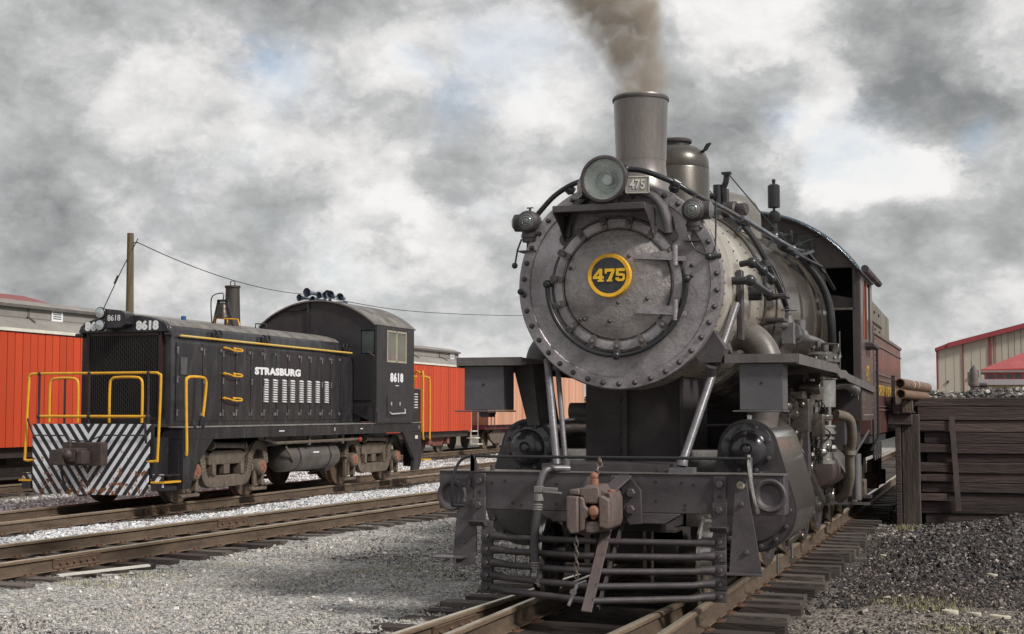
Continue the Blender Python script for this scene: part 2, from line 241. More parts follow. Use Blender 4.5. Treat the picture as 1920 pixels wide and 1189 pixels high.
# ---------------------------------------------------------------- mesh helpers
class MB:
    def __init__(s): s.v = []; s.f = []
    def add(s, vs, fs):
        o = len(s.v); s.v += [tuple(v) for v in vs]; s.f += [tuple(i+o for i in f) for f in fs]; return s
    def b2(s, x0, x1, y0, y1, z0, z1):
        return s.add([(x, y, z) for z in (z0, z1) for y in (y0, y1) for x in (x0, x1)], [(0, 2, 3, 1), (4, 5, 7, 6), (0, 1, 5, 4), (2, 6, 7, 3), (0, 4, 6, 2), (1, 3, 7, 5)])
    def bar(s, p, q, w, h, up=(0, 0, 1)):                     # box from p to q
        p = Vector(p); q = Vector(q); d = (q-p).normalized(); u = Vector(up)
        if abs(d.dot(u)) > .98: u = Vector((0, 1, 0))
        a = d.cross(u).normalized()*w/2; b = a.cross(d).normalized()*h/2
        vs = [c+sa*a+sb*b for c in (p, q) for sa, sb in ((-1, -1), (1, -1), (1, 1), (-1, 1))]
        return s.add(vs, [(0, 3, 2, 1), (4, 5, 6, 7), (0, 1, 5, 4), (1, 2, 6, 5), (2, 3, 7, 6), (3, 0, 4, 7)])
    def ring(s, c, ax, r, n, ref=None):
        ax = Vector(ax).normalized(); ref = Vector(ref) if ref else (Vector((0, 0, 1)) if abs(ax.z) < .9 else Vector((1, 0, 0)))
        a = ax.cross(ref).normalized(); b = ax.cross(a)
        return [Vector(c)+r*(cos(2*pi*i/n)*a+sin(2*pi*i/n)*b) for i in range(n)]
    def lathe(s, prof, o=(0, 0, 0), ax=(0, 0, 1), n=32, cap0=True, cap1=True):   # prof: (radius, along axis)
        ax = Vector(ax).normalized(); o = Vector(o); base = len(s.v); k = 0; rows = []
        for r, h in prof:
            rows.append(s.ring(o+ax*h, ax, max(r, 1e-4), n))
        for R in rows: s.v += [tuple(p) for p in R]
        for j in range(len(rows)-1):
            for i in range(n):
                i2 = (i+1) % n; s.f.append((base+j*n+i, base+(j+1)*n+i, base+(j+1)*n+i2, base+j*n+i2))
        if cap0: s.f.append(tuple(base+i for i in range(n)))
        if cap1: s.f.append(tuple(base+(len(rows)-1)*n+i for i in reversed(range(n))))
        return s
    def cyl(s, p, q, r, r2=None, n=20):
        p = Vector(p); q = Vector(q); return s.lathe([(r, 0), (r if r2 is None else r2, (q-p).length)], p, q-p, n)
    def tube(s, pts, r, n=8, closed=False, flat=1.0):
        P = [Vector(p) for p in pts]; base = len(s.v); m = len(P); prev = None
        for i, p in enumerate(P):
            t = (P[min(i+1, m-1)]-P[max(i-1, 0)]) if not closed else (P[(i+1) % m]-P[i-1])
            t.normalize()
            if prev is None: a = t.orthogonal().normalized()
            else:
                a = prev-t*prev.dot(t)
                a = a.normalized() if a.length > 1e-5 else t.orthogonal().normalized()
            prev = a; b = t.cross(a); rr = r[i] if isinstance(r, (list, tuple)) else r
            s.v += [tuple(p+rr*(cos(2*pi*k/n)*a+flat*sin(2*pi*k/n)*b)) for k in range(n)]
        for i in range(m if closed else m-1):
            j = (i+1) % m
            for k in range(n):
                k2 = (k+1) % n; s.f.append((base+i*n+k, base+i*n+k2, base+j*n+k2, base+j*n+k))
        if not closed:
            s.f.append(tuple(base+k for k in reversed(range(n)))); s.f.append(tuple(base+(m-1)*n+k for k in range(n)))
        return s
    def prism(s, poly, axis, a, b):
        def P(u, v, w): return {'x': (w, u, v), 'y': (u, w, v), 'z': (u, v, w)}[axis]
        n = len(poly); vs = [P(u, v, a) for u, v in poly]+[P(u, v, b) for u, v in poly]
        return s.add(vs, [tuple(range(n)), tuple(reversed(range(n, 2*n)))]+[(i, i+n, (i+1) % n+n, (i+1) % n) for i in range(n)])
    def sph(s, c, r, n=14, sc=(1, 1, 1)):
        c = Vector(c); base = len(s.v); m = n//2
        for j in range(m+1):
            th = pi*j/m
            for i in range(n):
                ph = 2*pi*i/n; rr = max(sin(th), 1e-3)
                s.v.append((c.x+r*sc[0]*rr*cos(ph), c.y+r*sc[1]*rr*sin(ph), c.z+r*sc[2]*cos(th)))
        for j in range(m):
            for i in range(n):
                i2 = (i+1) % n; s.f.append((base+j*n+i, base+(j+1)*n+i, base+(j+1)*n+i2, base+j*n+i2))
        return s
    def hexb(s, p, ax, r, h):
        s.lathe([(r, 0), (r, h*.8), (r*.8, h)], p, ax, 6); return s
    def mesh(s, name, mat, angle=38):
        me = bpy.data.meshes.new(name); me.from_pydata(s.v, [], s.f)
        bm = bmesh.new(); bm.from_mesh(me); bmesh.ops.recalc_face_normals(bm, faces=bm.faces); bm.to_mesh(me); bm.free()
        me.polygons.foreach_set('use_smooth', [True]*len(me.polygons))
        try: me.set_sharp_from_angle(angle=radians(angle))
        except Exception: pass
        if mat: me.materials.append(mat)
        return me
    def build(s, name, mat, parent=None, bev=0, loc=None, rot=None, **tags):
        o = bpy.data.objects.new(name, s.mesh(name, mat)); COL.objects.link(o); o.parent = parent
        if loc: o.location = loc
        if rot: o.rotation_euler = rot
        if bev:
            m = o.modifiers.new('bevel', 'BEVEL'); m.width = bev; m.segments = 2; m.limit_method = 'ANGLE'; m.angle_limit = radians(40); m.harden_normals = False
        for k, v in tags.items(): o[k] = v
        return o
def E_(name, loc, label, cat, group=None, rz=0):
    o = bpy.data.objects.new(name, None); COL.objects.link(o); o.location = loc; o.rotation_euler = (0, 0, rz); o.empty_display_size = .3
    o['label'] = label; o['category'] = cat
    if group: o['group'] = group
    return o
def piece(name, me, parent, loc=(0, 0, 0), rot=(0, 0, 0), sc=(1, 1, 1), **tags):
    o = bpy.data.objects.new(name, me); COL.objects.link(o); o.parent = parent; o.location = loc; o.rotation_euler = rot; o.scale = sc
    for k, v in tags.items(): o[k] = v
    return o
def smoothpath(pts, k=6):
    P = [Vector(p) for p in pts]; out = []
    for i in range(len(P)-1):
        p0 = P[max(i-1, 0)]; p1 = P[i]; p2 = P[i+1]; p3 = P[min(i+2, len(P)-1)]
        for j in range(k):
            t = j/k; out.append(.5*((2*p1)+(-p0+p2)*t+(2*p0-5*p1+4*p2-p3)*t*t+(-p0+3*p1-3*p2+p3)*t**3))
    out.append(P[-1]); return out
def text(name, s, size, loc, rot, mat, parent, depth=.006, bold=.0, sx=1.0, space=1.0, label=None):
    c = bpy.data.curves.new(name, 'FONT'); c.body = s; c.size = size; c.extrude = depth; c.offset = bold; c.align_x = 'CENTER'; c.align_y = 'CENTER'; c.space_character = space; c.resolution_u = 3
    t = bpy.data.objects.new(name+'_tmp', c); COL.objects.link(t)
    dg = bpy.context.evaluated_depsgraph_get(); dg.update(); me = bpy.data.meshes.new_from_object(t.evaluated_get(dg))
    bpy.data.objects.remove(t); bpy.data.curves.remove(c); me.materials.clear(); me.materials.append(mat)
    o = bpy.data.objects.new(name, me); COL.objects.link(o); o.parent = parent; o.location = loc; o.rotation_euler = rot; o.scale = (sx, 1, 1)
    if label: o['label'] = label
    return o
FR = (pi/2, 0, 0); SIDE = (pi/2, 0, pi/2)
def arc(c, r, a0, a1, n, plane='xz', w=0):
    out = []
    for i in range(n+1):
        a = a0+(a1-a0)*i/n; p, q = r*cos(a), r*sin(a)
        out.append({'xz': (c[0]+p, w, c[1]+q), 'yz': (w, c[0]+p, c[1]+q), 'xy': (c[0]+p, c[1]+q, w)}[plane])
    return out

# ---------------------------------------------------------------- ground
def sst(a, b, x):
    t = max(0, min(1, (x-a)/(b-a))); return t*t*(3-2*t)
def mid_x(y): return -11.05+(y-13)*.052+((y-13)**2*.0004 if y > 13 else 0)          # centre line of the middle track
def gz(x, y):
    h = -.225
    h += .02*sin(x*1.3+y*.7)+.012*sin(x*3.1-y*2.3)
    h -= .05*sst(-2.6, -1.9, x)*(1-sst(-1.5, -.6, x))*sst(9, 12, y)
    h += .25*sst(-1.5, 1.2, x-.06*(y-20))*sst(17.5, 24.8, y)*(1-sst(26, 30, y))
    h += .05*sst(-1.2, .8, x)*sst(12, 19, y)*(1-sst(26, 30, y))
    h += .035*sst(-14.3, -13.3, x)*(1-sst(-12.6, -11.6, x))
    return h
def build_ground():
    xs = [-900, -400, -150, -70, -45, -32, -26]+[-22+.35*i for i in range(86)]+[10, 14, 20, 35, 80, 200, 500, 1200]
    ys = [-400, -60, -15, 0, 4]+[6+.35*i for i in range(90)]+[39, 42, 47, 55, 70, 100, 160, 260, 500, 1000, 2500]
    rnd = random.Random(3); mb = MB(); nx = len(xs)
    for y in ys:
        for x in xs: mb.v.append((x, y, gz(x, y)+(rnd.uniform(-.012, .012) if -23 < x < 9 and 5 < y < 38 else 0)))
    for j in range(len(ys)-1):
        for i in range(nx-1): a = j*nx+i; mb.f.append((a, a+1, a+nx+1, a+nx))
    m = bpy.data.materials.new('gravel_ground'); m.use_nodes = True; nt = m.node_tree; N = nt.nodes; K = nt.links; B = N['Principled BSDF']
    tc = N.new('ShaderNodeTexCoord'); ob = tc.outputs['Object']
    def noise(s, d=5, r=.6):
        n = N.new('ShaderNodeTexNoise'); n.inputs['Scale'].default_value = s; n.inputs['Detail'].default_value = d; n.inputs['Roughness'].default_value = r; K.new(ob, n.inputs[0]); return n
    def vor(s):
        n = N.new('ShaderNodeTexVoronoi'); n.inputs['Scale'].default_value = s; K.new(ob, n.inputs[0]); return n
    def ramp(f, st):
        r = N.new('ShaderNodeValToRGB'); K.new(f, r.inputs[0]); e = r.color_ramp.elements
        while len(e) < len(st): e.new(.5)
        for k, (p, c) in enumerate(st): e[k].position = p; e[k].color = (*c, 1)
        return r.outputs[0]
    def mr(v, a, b, c=0, d=1):
        n = N.new('ShaderNodeMapRange'); n.interpolation_type = 'SMOOTHSTEP'; K.new(v, n.inputs[0])
        for i, q in enumerate((a, b, c, d)): n.inputs[i+1].default_value = q
        return n.outputs[0]
    def mix(f, a, b):
        n = N.new('ShaderNodeMix'); n.data_type = 'RGBA'; K.new(f, n.inputs[0])
        for s_, v in ((6, a), (7, b)):
            if hasattr(v, 'links'): K.new(v, n.inputs[s_])
            else: n.inputs[s_].default_value = (*v, 1)
        return n.outputs[2]
    def mt(op, a, b):
        n = N.new('ShaderNodeMath'); n.operation = op
        for i, v in enumerate((a, b)):
            if hasattr(v, 'links'): K.new(v, n.inputs[i])
            else: n.inputs[i].default_value = v
        return n.outputs[0]
    v1 = vor(34); v2 = vor(16); sepc = N.new('ShaderNodeSeparateColor'); K.new(v1.outputs['Color'], sepc.inputs[0]); s2 = N.new('ShaderNodeSeparateColor'); K.new(v2.outputs['Color'], s2.inputs[0])
    grey = ramp(sepc.outputs[0], [(0, (.08, .075, .07)), (.35, (.25, .24, .23)), (.7, (.42, .40, .38)), (1, (.68, .66, .64))])
    whit = ramp(s2.outputs[0], [(0, (.18, .18, .19)), (.4, (.42, .42, .43)), (1, (.75, .75, .76))])
    darkc = ramp(sepc.outputs[1], [(0, (.015, .013, .013)), (.5, (.045, .038, .036)), (.85, (.10, .085, .075)), (1, (.26, .23, .2))])
    tan = ramp(sepc.outputs[2], [(0, (.07, .06, .05)), (.5, (.20, .17, .145)), (1, (.44, .40, .35))])
    sep = N.new('ShaderNodeSeparateXYZ'); wn = noise(1.1, 6, .65)
    off = N.new('ShaderNodeVectorMath'); off.operation = 'MULTIPLY_ADD'; K.new(wn.outputs['Color'], off.inputs[0]); off.inputs[1].default_value = (1.6, 3, 0); K.new(ob, off.inputs[2]); K.new(off.outputs[0], sep.inputs[0])
    X, Y = sep.outputs[0], sep.outputs[1]      # warped by about +.8, +1.5
    col = grey
    col = mix(mt('MULTIPLY', mr(X, -13.7, -13.2), mr(X, -10.9, -10.4, 1, 0)), col, whit)
    col = mix(mr(X, -20, -14.6, 1, 0), col, tan)
    col = mix(mt('MULTIPLY', mr(X, -4.2, -3.0), mr(X, 30, 60, 1, 0)), col, tan)
    # cinders trodden into the track bed, coal dust round the wharf
    track = mt('MULTIPLY', mr(X, -3.6, -3.0), mr(X, -1.3, -.6, 1, 0))
    col = mix(mt('MULTIPLY', track, mr(wn.outputs['Fac'], .3, .6, .65, 1)), col, darkc)
    midb = mt('MULTIPLY', mr(X, -11.1, -10.6), mr(X, -9.3, -8.9, 1, 0)); col = mix(mt('MULTIPLY', midb, mr(noise(.9).outputs['Fac'], .35, .6, .3, .95)), col, darkc)
    wharf = mt('MULTIPLY', mr(Y, 14.5, 17.8), mt('MULTIPLY', mr(X, -2, -.9), mr(Y, 60, 90, 1, 0))); col = mix(mt('MULTIPLY', wharf, mr(noise(1.4).outputs['Fac'], .36, .5, .5, 1)), col, darkc)
    col = mix(mr(noise(.6, 7, .7).outputs['Fac'], .55, .72, 0, .3), col, darkc)
    far = mt('MULTIPLY', mr(Y, 70, 120), mr(noise(.05).outputs['Fac'], .3, .5, .6, 1)); col = mix(far, col, (.09, .10, .06))
    K.new(col, B.inputs['Base Color']); B.inputs['Roughness'].default_value = .9
    bp = N.new('ShaderNodeBump'); bp.inputs['Strength'].default_value = .9; bp.inputs['Distance'].default_value = .02
    K.new(mt('ADD', mt('MULTIPLY', v1.outputs['Distance'], -1.0), mt('MULTIPLY', noise(60).outputs['Fac'], .6)), bp.inputs['Height']); K.new(bp.outputs[0], B.inputs['Normal'])
    mb.build('ground', m, kind='structure')
build_ground()

def in_view(x, y, lo=-.84, hi=.06, pad=.5): return y > 7 and lo*y-pad < x < hi*y+pad
def scatter(name, inside, x0, x1, y0, y1, dens, smin, smax, mat, seed, step=.4, zo=0.0, hmap=gz):
    mb = MB(); idx = {}
    def vid(i, j):
        if (i, j) not in idx:
            x = x0+i*step; y = y0+j*step; idx[(i, j)] = len(mb.v); mb.v.append((x, y, hmap(x, y)+zo))
        return idx[(i, j)]
    for j in range(int((y1-y0)/step)):
        for i in range(int((x1-x0)/step)):
            cx, cy = x0+(i+.5)*step, y0+(j+.5)*step
            if inside(cx, cy): mb.f.append((vid(i, j), vid(i+1, j), vid(i+1, j+1), vid(i, j+1)))
    me = bpy.data.meshes.new(name); me.from_pydata(mb.v, [], mb.f)
    o = bpy.data.objects.new(name, me); COL.objects.link(o); o['kind'] = 'stuff'
    g = bpy.data.node_groups.new(name+'_nodes', 'GeometryNodeTree'); g.interface.new_socket('Geometry', in_out='INPUT', socket_type='NodeSocketGeometry'); g.interface.new_socket('Geometry', in_out='OUTPUT', socket_type='NodeSocketGeometry')
    N = g.nodes; K = g.links; gi = N.new('NodeGroupInput'); go = N.new('NodeGroupOutput')
    dp = N.new('GeometryNodeDistributePointsOnFaces'); K.new(gi.outputs[0], dp.inputs['Mesh']); dp.inputs['Density'].default_value = dens; dp.inputs['Seed'].default_value = seed
    jn = N.new('GeometryNodeJoinGeometry')
    for k in range(5):
        ic = N.new('GeometryNodeMeshIcoSphere'); ic.inputs['Radius'].default_value = .5; ic.inputs['Subdivisions'].default_value = 1
        sp = N.new('GeometryNodeSetPosition'); rv = N.new('FunctionNodeRandomValue'); rv.data_type = 'FLOAT_VECTOR'
        rv.inputs[0].default_value = (-.2, -.2, -.2); rv.inputs[1].default_value = (.2, .2, .2); rv.inputs['Seed'].default_value = seed*7+k
        K.new(ic.outputs[0], sp.inputs[0]); K.new(rv.outputs[0], sp.inputs['Offset'])
        ti = N.new('GeometryNodeGeometryToInstance'); K.new(sp.outputs[0], ti.inputs[0]); K.new(ti.outputs[0], jn.inputs[0])
    ins = N.new('GeometryNodeInstanceOnPoints'); K.new(dp.outputs[0], ins.inputs[0]); K.new(jn.outputs[0], ins.inputs['Instance']); ins.inputs['Pick Instance'].default_value = True
    ro = N.new('FunctionNodeRandomValue'); ro.data_type = 'FLOAT_VECTOR'; ro.inputs[0].default_value = (0, 0, 0); ro.inputs[1].default_value = (6.28, 6.28, 6.28); ro.inputs['Seed'].default_value = seed+1; K.new(ro.outputs[0], ins.inputs['Rotation'])
    rs = N.new('FunctionNodeRandomValue'); rs.data_type = 'FLOAT_VECTOR'; rs.inputs[0].default_value = (smin, smin, smin*.7); rs.inputs[1].default_value = (smax, smax, smax*.75); rs.inputs['Seed'].default_value = seed+2; K.new(rs.outputs[0], ins.inputs['Scale'])
    sm = N.new('GeometryNodeSetMaterial'); sm.inputs['Material'].default_value = mat; K.new(ins.outputs[0], sm.inputs[0]); K.new(sm.outputs[0], go.inputs[0])
    md = o.modifiers.new('scatter', 'NODES'); md.node_group = g; me.materials.append(mat)
    return o
scatter('gravel', lambda x, y: in_view(x, y) and mid_x(y)+1.35 < x < -4.6 and y < 17, -14, -4.4, 8.6, 17, 900, .010, .034, st_grey, 11)
scatter('gravel', lambda x, y: in_view(x, y) and mid_x(y)+1.35 < x < -4.6 and y < 20 and sin(x*1.1+y*.5)+sin(x*.45-y*.9+1) > .5, -14, -4.4, 8.6, 20, 420, .010, .032, st_dark, 22)
scatter('gravel', lambda x, y: in_view(x, y) and mid_x(y)+1.35 < x < -4.6 and y < 17, -14, -4.4, 8.6, 17, 14, .045, .08, st_grey, 23)
scatter('gravel', lambda x, y: in_view(x, y) and mid_x(y)+1.35 < x < -4.4 and y >= 17, -14, -4.2, 17, 36, 230, .022, .06, st_grey, 12)
scatter('ballast', lambda x, y: in_view(x, y) and -13.6 < x < mid_x(y)-1.1, -14, -7, 14, 44, 330, .03, .075, st_white, 13)
scatter('ballast', lambda x, y: in_view(x, y) and mid_x(y)-1.0 < x < mid_x(y)+1.3, -13, -6, 10, 36, 150, .025, .06, st_dark, 14, zo=-.01)
scatter('ballast', lambda x, y: in_view(x, y) and -20 < x < -15.8, -20, -15.8, 19, 60, 90, .04, .09, st_white, 15)
scatter('gravel', lambda x, y: -5.1 < x < -1.5, -5.2, -1.4, 7.5, 30, 260, .015, .05, st_dark, 16, zo=-.01)
scatter('gravel', lambda x, y: in_view(x, y) and -1.0-.3*sin(y*1.7) < x and y < 15.4+.8*sin(x*2.2), -2, 2.5, 8.6, 18, 560, .010, .034, st_mid, 17)
scatter('gravel', lambda x, y: in_view(x, y) and -1.9 < x and y < 18.5, -2, 2.5, 8.6, 19, 330, .012, .045, st_dark, 18)
scatter('gravel', lambda x, y: in_view(x, y) and -1.9 < x and y < 18.5, -2, 2.5, 8.6, 19, 9, .05, .11, st_dark, 28)
scatter('coal_debris', lambda x, y: in_view(x, y) and -1.75+.03*(y-16) < x and y > 14.5, -2, 3, 14.4, 25, 620, .018, .07, st_dark, 19)
scatter('coal_debris', lambda x, y: in_view(x, y) and -1.2 < x and y > 16.5, -1.2, 3, 16.5, 25, 45, .05, .12, st_coal, 20)
scatter('gravel', lambda x, y: in_view(x, y) and -2.2 < x < 0 and y > 22, -2.2, 0, 22, 50, 90, .03, .09, st_mid, 21)

def weeds(name, spots, col, seed):
    r = random.Random(seed); mb = MB()
    for cx, cy, rad, n, h in spots:
        for _ in range(n):
            a = r.random()*6.28; q = rad*r.random()**.7; x = cx+q*cos(a)*1.6; y = cy+q*sin(a); z = gz(x, y); hh = h*r.uniform(.4, 1.1); w = .004+.003*r.random(); b = r.random()*6.28; l = hh*r.uniform(.2, .9)
            mb.add([(x-w*cos(b), y-w*sin(b), z-.01), (x+w*cos(b), y+w*sin(b), z-.01), (x+l*cos(b+1.5), y+l*sin(b+1.5), z+hh)], [(0, 1, 2)])
    mb.build(name, col, kind='stuff')
weeds('weeds', [(-.75, 14.6, .35, 420, .05), (-.55, 14.2, .25, 220, .05), (-.1, 12.6, .3, 200, .05), (.05, 11.0, .12, 90, .08), (-.35, 12.9, .3, 150, .04), (-6.6, 15.6, .35, 380, .04), (-6.9, 15.2, .25, 160, .04), (-9.3, 13.3, .25, 160, .06), (-9.1, 14.2, .3, 150, .06), (-9.0, 15.6, .3, 120, .05), (-1.35, 23.8, .12, 160, .12), (-1.3, 10.5, .2, 60, .05)], M('weed_straw', (.36, .33, .17), (.24, .23, .11), rough=.8, bump=0), 5)
sr_ = random.Random(21)
for k_, (x_, y_, w_, l_, lab) in enumerate(((-.42, 14.0, .20, .12, 'left end slab of the pale row lying across the cinders before the coal bin'), (-.20, 13.95, .15, .07, 'middle thin slab of the pale row lying on the cinders'), (.02, 13.8, .22, .09, 'right end slab of the pale row lying on the cinders'), (-1.42, 19.6, .10, .12, 'small pale stone near the foot of the coal bin post'), (-.05, 17.2, .13, .10, 'rounded pale grey stone in the coal debris'))):
    m_ = MB(); n_ = 9; ring_ = [(w_/2*cos(6.283*i/n_)*sr_.uniform(.75, 1.1), l_/2*sin(6.283*i/n_)*sr_.uniform(.75, 1.1)) for i in range(n_)]
    m_.add([(a, b, -.02) for a, b in ring_]+[(a*.96, b*.96, .022+sr_.uniform(-.004, .004)) for a, b in ring_], [tuple(range(n_))[::-1], tuple(range(n_, 2*n_))]+[(i, (i+1) % n_, (i+1) % n_+n_, i+n_) for i in range(n_)])
    o = m_.build('pale_stone', M('pale_stone_face', (.58, .54, .42), (.45, .41, .33), rough=.85, scale=9, bump=.5), bev=.006, loc=(x_, y_, gz(x_, y_)+.012), rot=(0, .05, sr_.uniform(-.3, .3))); o['label'] = lab; o['category'] = 'stone'; o['group'] = 'pale stones on the cinder ground'

# ---------------------------------------------------------------- tracks
RP = [(-.069, -.168), (.069, -.168), (.069, -.158), (.012, -.142), (.009, -.045), (.034, -.034), (.036, -.008), (.026, -.001), (-.026, -.001), (-.036, -.008), (-.034, -.034), (-.009, -.045), (-.012, -.142), (-.069, -.158)]
def rail(parent, path, name='rail'):
    mb = MB(); n = len(RP); P = [Vector((x, y, 0)) for x, y in path]
    for i, p in enumerate(P):
        t = (P[min(i+1, len(P)-1)]-P[max(i-1, 0)]).normalized(); a = Vector((t.y, -t.x, 0))
        mb.v += [tuple(p+a*u+Vector((0, 0, w))) for u, w in RP]
    for i in range(len(P)-1):
        for k in range(n): k2 = (k+1) % n; mb.f.append((i*n+k, i*n+k2, (i+1)*n+k2, (i+1)*n+k))
    mb.f.append(tuple(range(n))); mb.f.append(tuple(range((len(P)-1)*n, len(P)*n))[::-1])
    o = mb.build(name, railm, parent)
    o.data.materials.append(railweb_shade)
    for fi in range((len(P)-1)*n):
        if fi % n in (2, 3, 4, 10, 11, 12): o.data.polygons[fi].material_index = 1  # painted shade on base top, web and head underside
    hm = MB()                                  # polished running surface
    for p_i, p in enumerate(P):
        t = (P[min(p_i+1, len(P)-1)]-P[max(p_i-1, 0)]).normalized(); a = Vector((t.y, -t.x, 0))
        hm.v += [tuple(p-a*.029+Vector((0, 0, -.004))), tuple(p-a*.022+Vector((0, 0, .002))), tuple(p+a*.022+Vector((0, 0, .002))), tuple(p+a*.029+Vector((0, 0, -.004)))]
    for i in range(len(P)-1):
        for k in range(3): hm.f.append((i*4+k, i*4+k+1, (i+1)*4+k+1, (i+1)*4+k))
    hm.build('running_surface', railtop, o)
    return o
def tie_mesh(L, k, mat):
    r = random.Random(k); mb = MB(); n = 6
    for i in range(n+1):
        x = -L/2+L*i/n; w = .112+r.uniform(-.006, .006); h = r.uniform(-.006, .004)
        mb.v += [(x, -w, -.17), (x, w, -.17), (x, w*.97, h), (x, -w*.97, h+r.uniform(-.004, .004))]
    for i in range(n):
        for q in range(4): q2 = (q+1) % 4; mb.f.append((i*4+q, i*4+q2, (i+1)*4+q2, (i+1)*4+q))
    mb.f += [(3, 2, 1, 0), (n*4, n*4+1, n*4+2, n*4+3)]
    return mb.mesh('tie', mat, 25)
TIES = {(L, k): tie_mesh(L, k, (tiem, tiem2, tiem)[k % 3]) for L in (2.6, 3.3) for k in range(6)}
def fasten(mb, x, y, s=1):
    mb.b2(x-.13, x+.13, y-.09, y+.09, -.176, -.168)
    for dx in (-.085, .085):
        for dy in (-.05, .05): mb.b2(x+dx-.014, x+dx+.014, y+dy-.012, y+dy+.012, -.168, -.148)
def joint(parent, x, y, side, ang=0.0, n=4):
    mb = MB(); 
    for s in (-1, 1):
        mb.prism([(s*.012, -.140), (s*.05, -.150), (s*.052, -.138), (s*.03, -.125), (s*.03, -.062), (s*.038, -.05), (s*.034, -.040), (s*.012, -.046)], 'y', -.42, .42)
        for k in range(n): mb.hexb((s*.03, -.30+.6*k/(n-1), -.095), (s, 0, 0), .021, .028)
    o = mb.build('joint_bar', M('joint_rust', (.15, .095, .065), (.08, .05, .036), rough=.7, scale=9, bump=.6), parent); o.location = (x, y, 0); o.rotation_euler = (0, 0, ang)
rt = random.Random(8)
def track(name, label, cx, y0, y1, group, lenf=lambda y: 2.6, off=lambda y: 0.0, sp=.535, ang=lambda y: 0.0):
    t = E_(name, (0, 0, 0), label, 'railway track', group)
    fm = MB(); y = y0; k = 0
    while y < y1:
        L = lenf(y); me = TIES[(L, rt.randrange(6))]
        piece('tie', me, t, (cx(y)+off(y)+rt.uniform(-.05, .05), y+rt.uniform(-.03, .03), -.178), (0, rt.uniform(-.006, .006), ang(y)+rt.uniform(-.02, .02)), (1, rt.uniform(.92, 1.08), 1))
        for s in (-1, 1): fasten(fm, cx(y)+s*.753, y)
        y += sp*rt.uniform(.95, 1.05)
    fm.build('rail_fastening', M('plate_rust', (.16, .085, .05), (.09, .05, .035), rough=.75, scale=8, rust=.25), t, kind='stuff')
    return t
G0 = 'railway tracks of the yard'
LX = -3.139
tl = track('railway_track', 'track with a turnout under the steam locomotive, long ties sticking out', lambda y: LX, 7.6, 62, G0, lambda y: 3.3 if y < 22 else 2.6, lambda y: -.28 if y < 22 else 0)
rail(tl, [(LX-.753, 6), (LX-.753, 62)]); rail(tl, [(LX+.753, 6), (LX+.753, 62)])
def turn(x0, s):
    return [(x0-.06*(15-y), y) for y in [5, 10, 15]]
rail(tl, [(x-.075, y) for x, y in turn(LX-.753, 1)], 'diverging_rail'); rail(tl, [(x-.075, y) for x, y in turn(LX+.753, 1)], 'diverging_rail')
joint(tl, LX-.753-.075-.06*(15-10.95), 10.95, 1, -.06)
joint(tl, LX-.753, 20, 1)
tm = track('railway_track', 'empty middle track between the gravel yard and the black diesel switcher', mid_x, 8, 62, G0, ang=lambda y: -.052-.0008*(y-13))
rail(tm, [(mid_x(y)-.753, y) for y in range(5, 63, 2)]); rail(tm, [(mid_x(y)+.753, y) for y in range(5, 63, 2)])
joint(tm, mid_x(14.3)+.753, 14.3, 1, -.05, 6); joint(tm, mid_x(20.0)-.753, 20.0, 1, -.055); joint(tm, mid_x(25.2)+.753, 25.2, 1, -.06)
DXC = -14.75
td = track('railway_track', 'track with rusty rails under the black diesel switcher', lambda y: DXC, 15, 75, G0)
rail(td, [(DXC-.753, 10), (DXC-.753, 76)]); rail(td, [(DXC+.753, 10), (DXC+.753, 76)]); joint(td, DXC+.753, 21.9, 1); joint(td, DXC+.753, 32.5, 1)
CXC = -21.75
tc_ = track('railway_track', 'far track under the orange red coaches', lambda y: CXC, 18, 84, G0)
rail(tc_, [(CXC-.753, 12), (CXC-.753, 90)]); rail(tc_, [(CXC+.753, 12), (CXC+.753, 90)])
o = MB().b2(-.55, .55, -.035, .035, 0, .02).build('wood_strip', stickm, loc=(-9.55, 13.9, -.15), rot=(.05, -.03, 1.05)); o['label'] = 'pale wooden strip lying on tie ends beside the middle track'; o['category'] = 'wood strip'

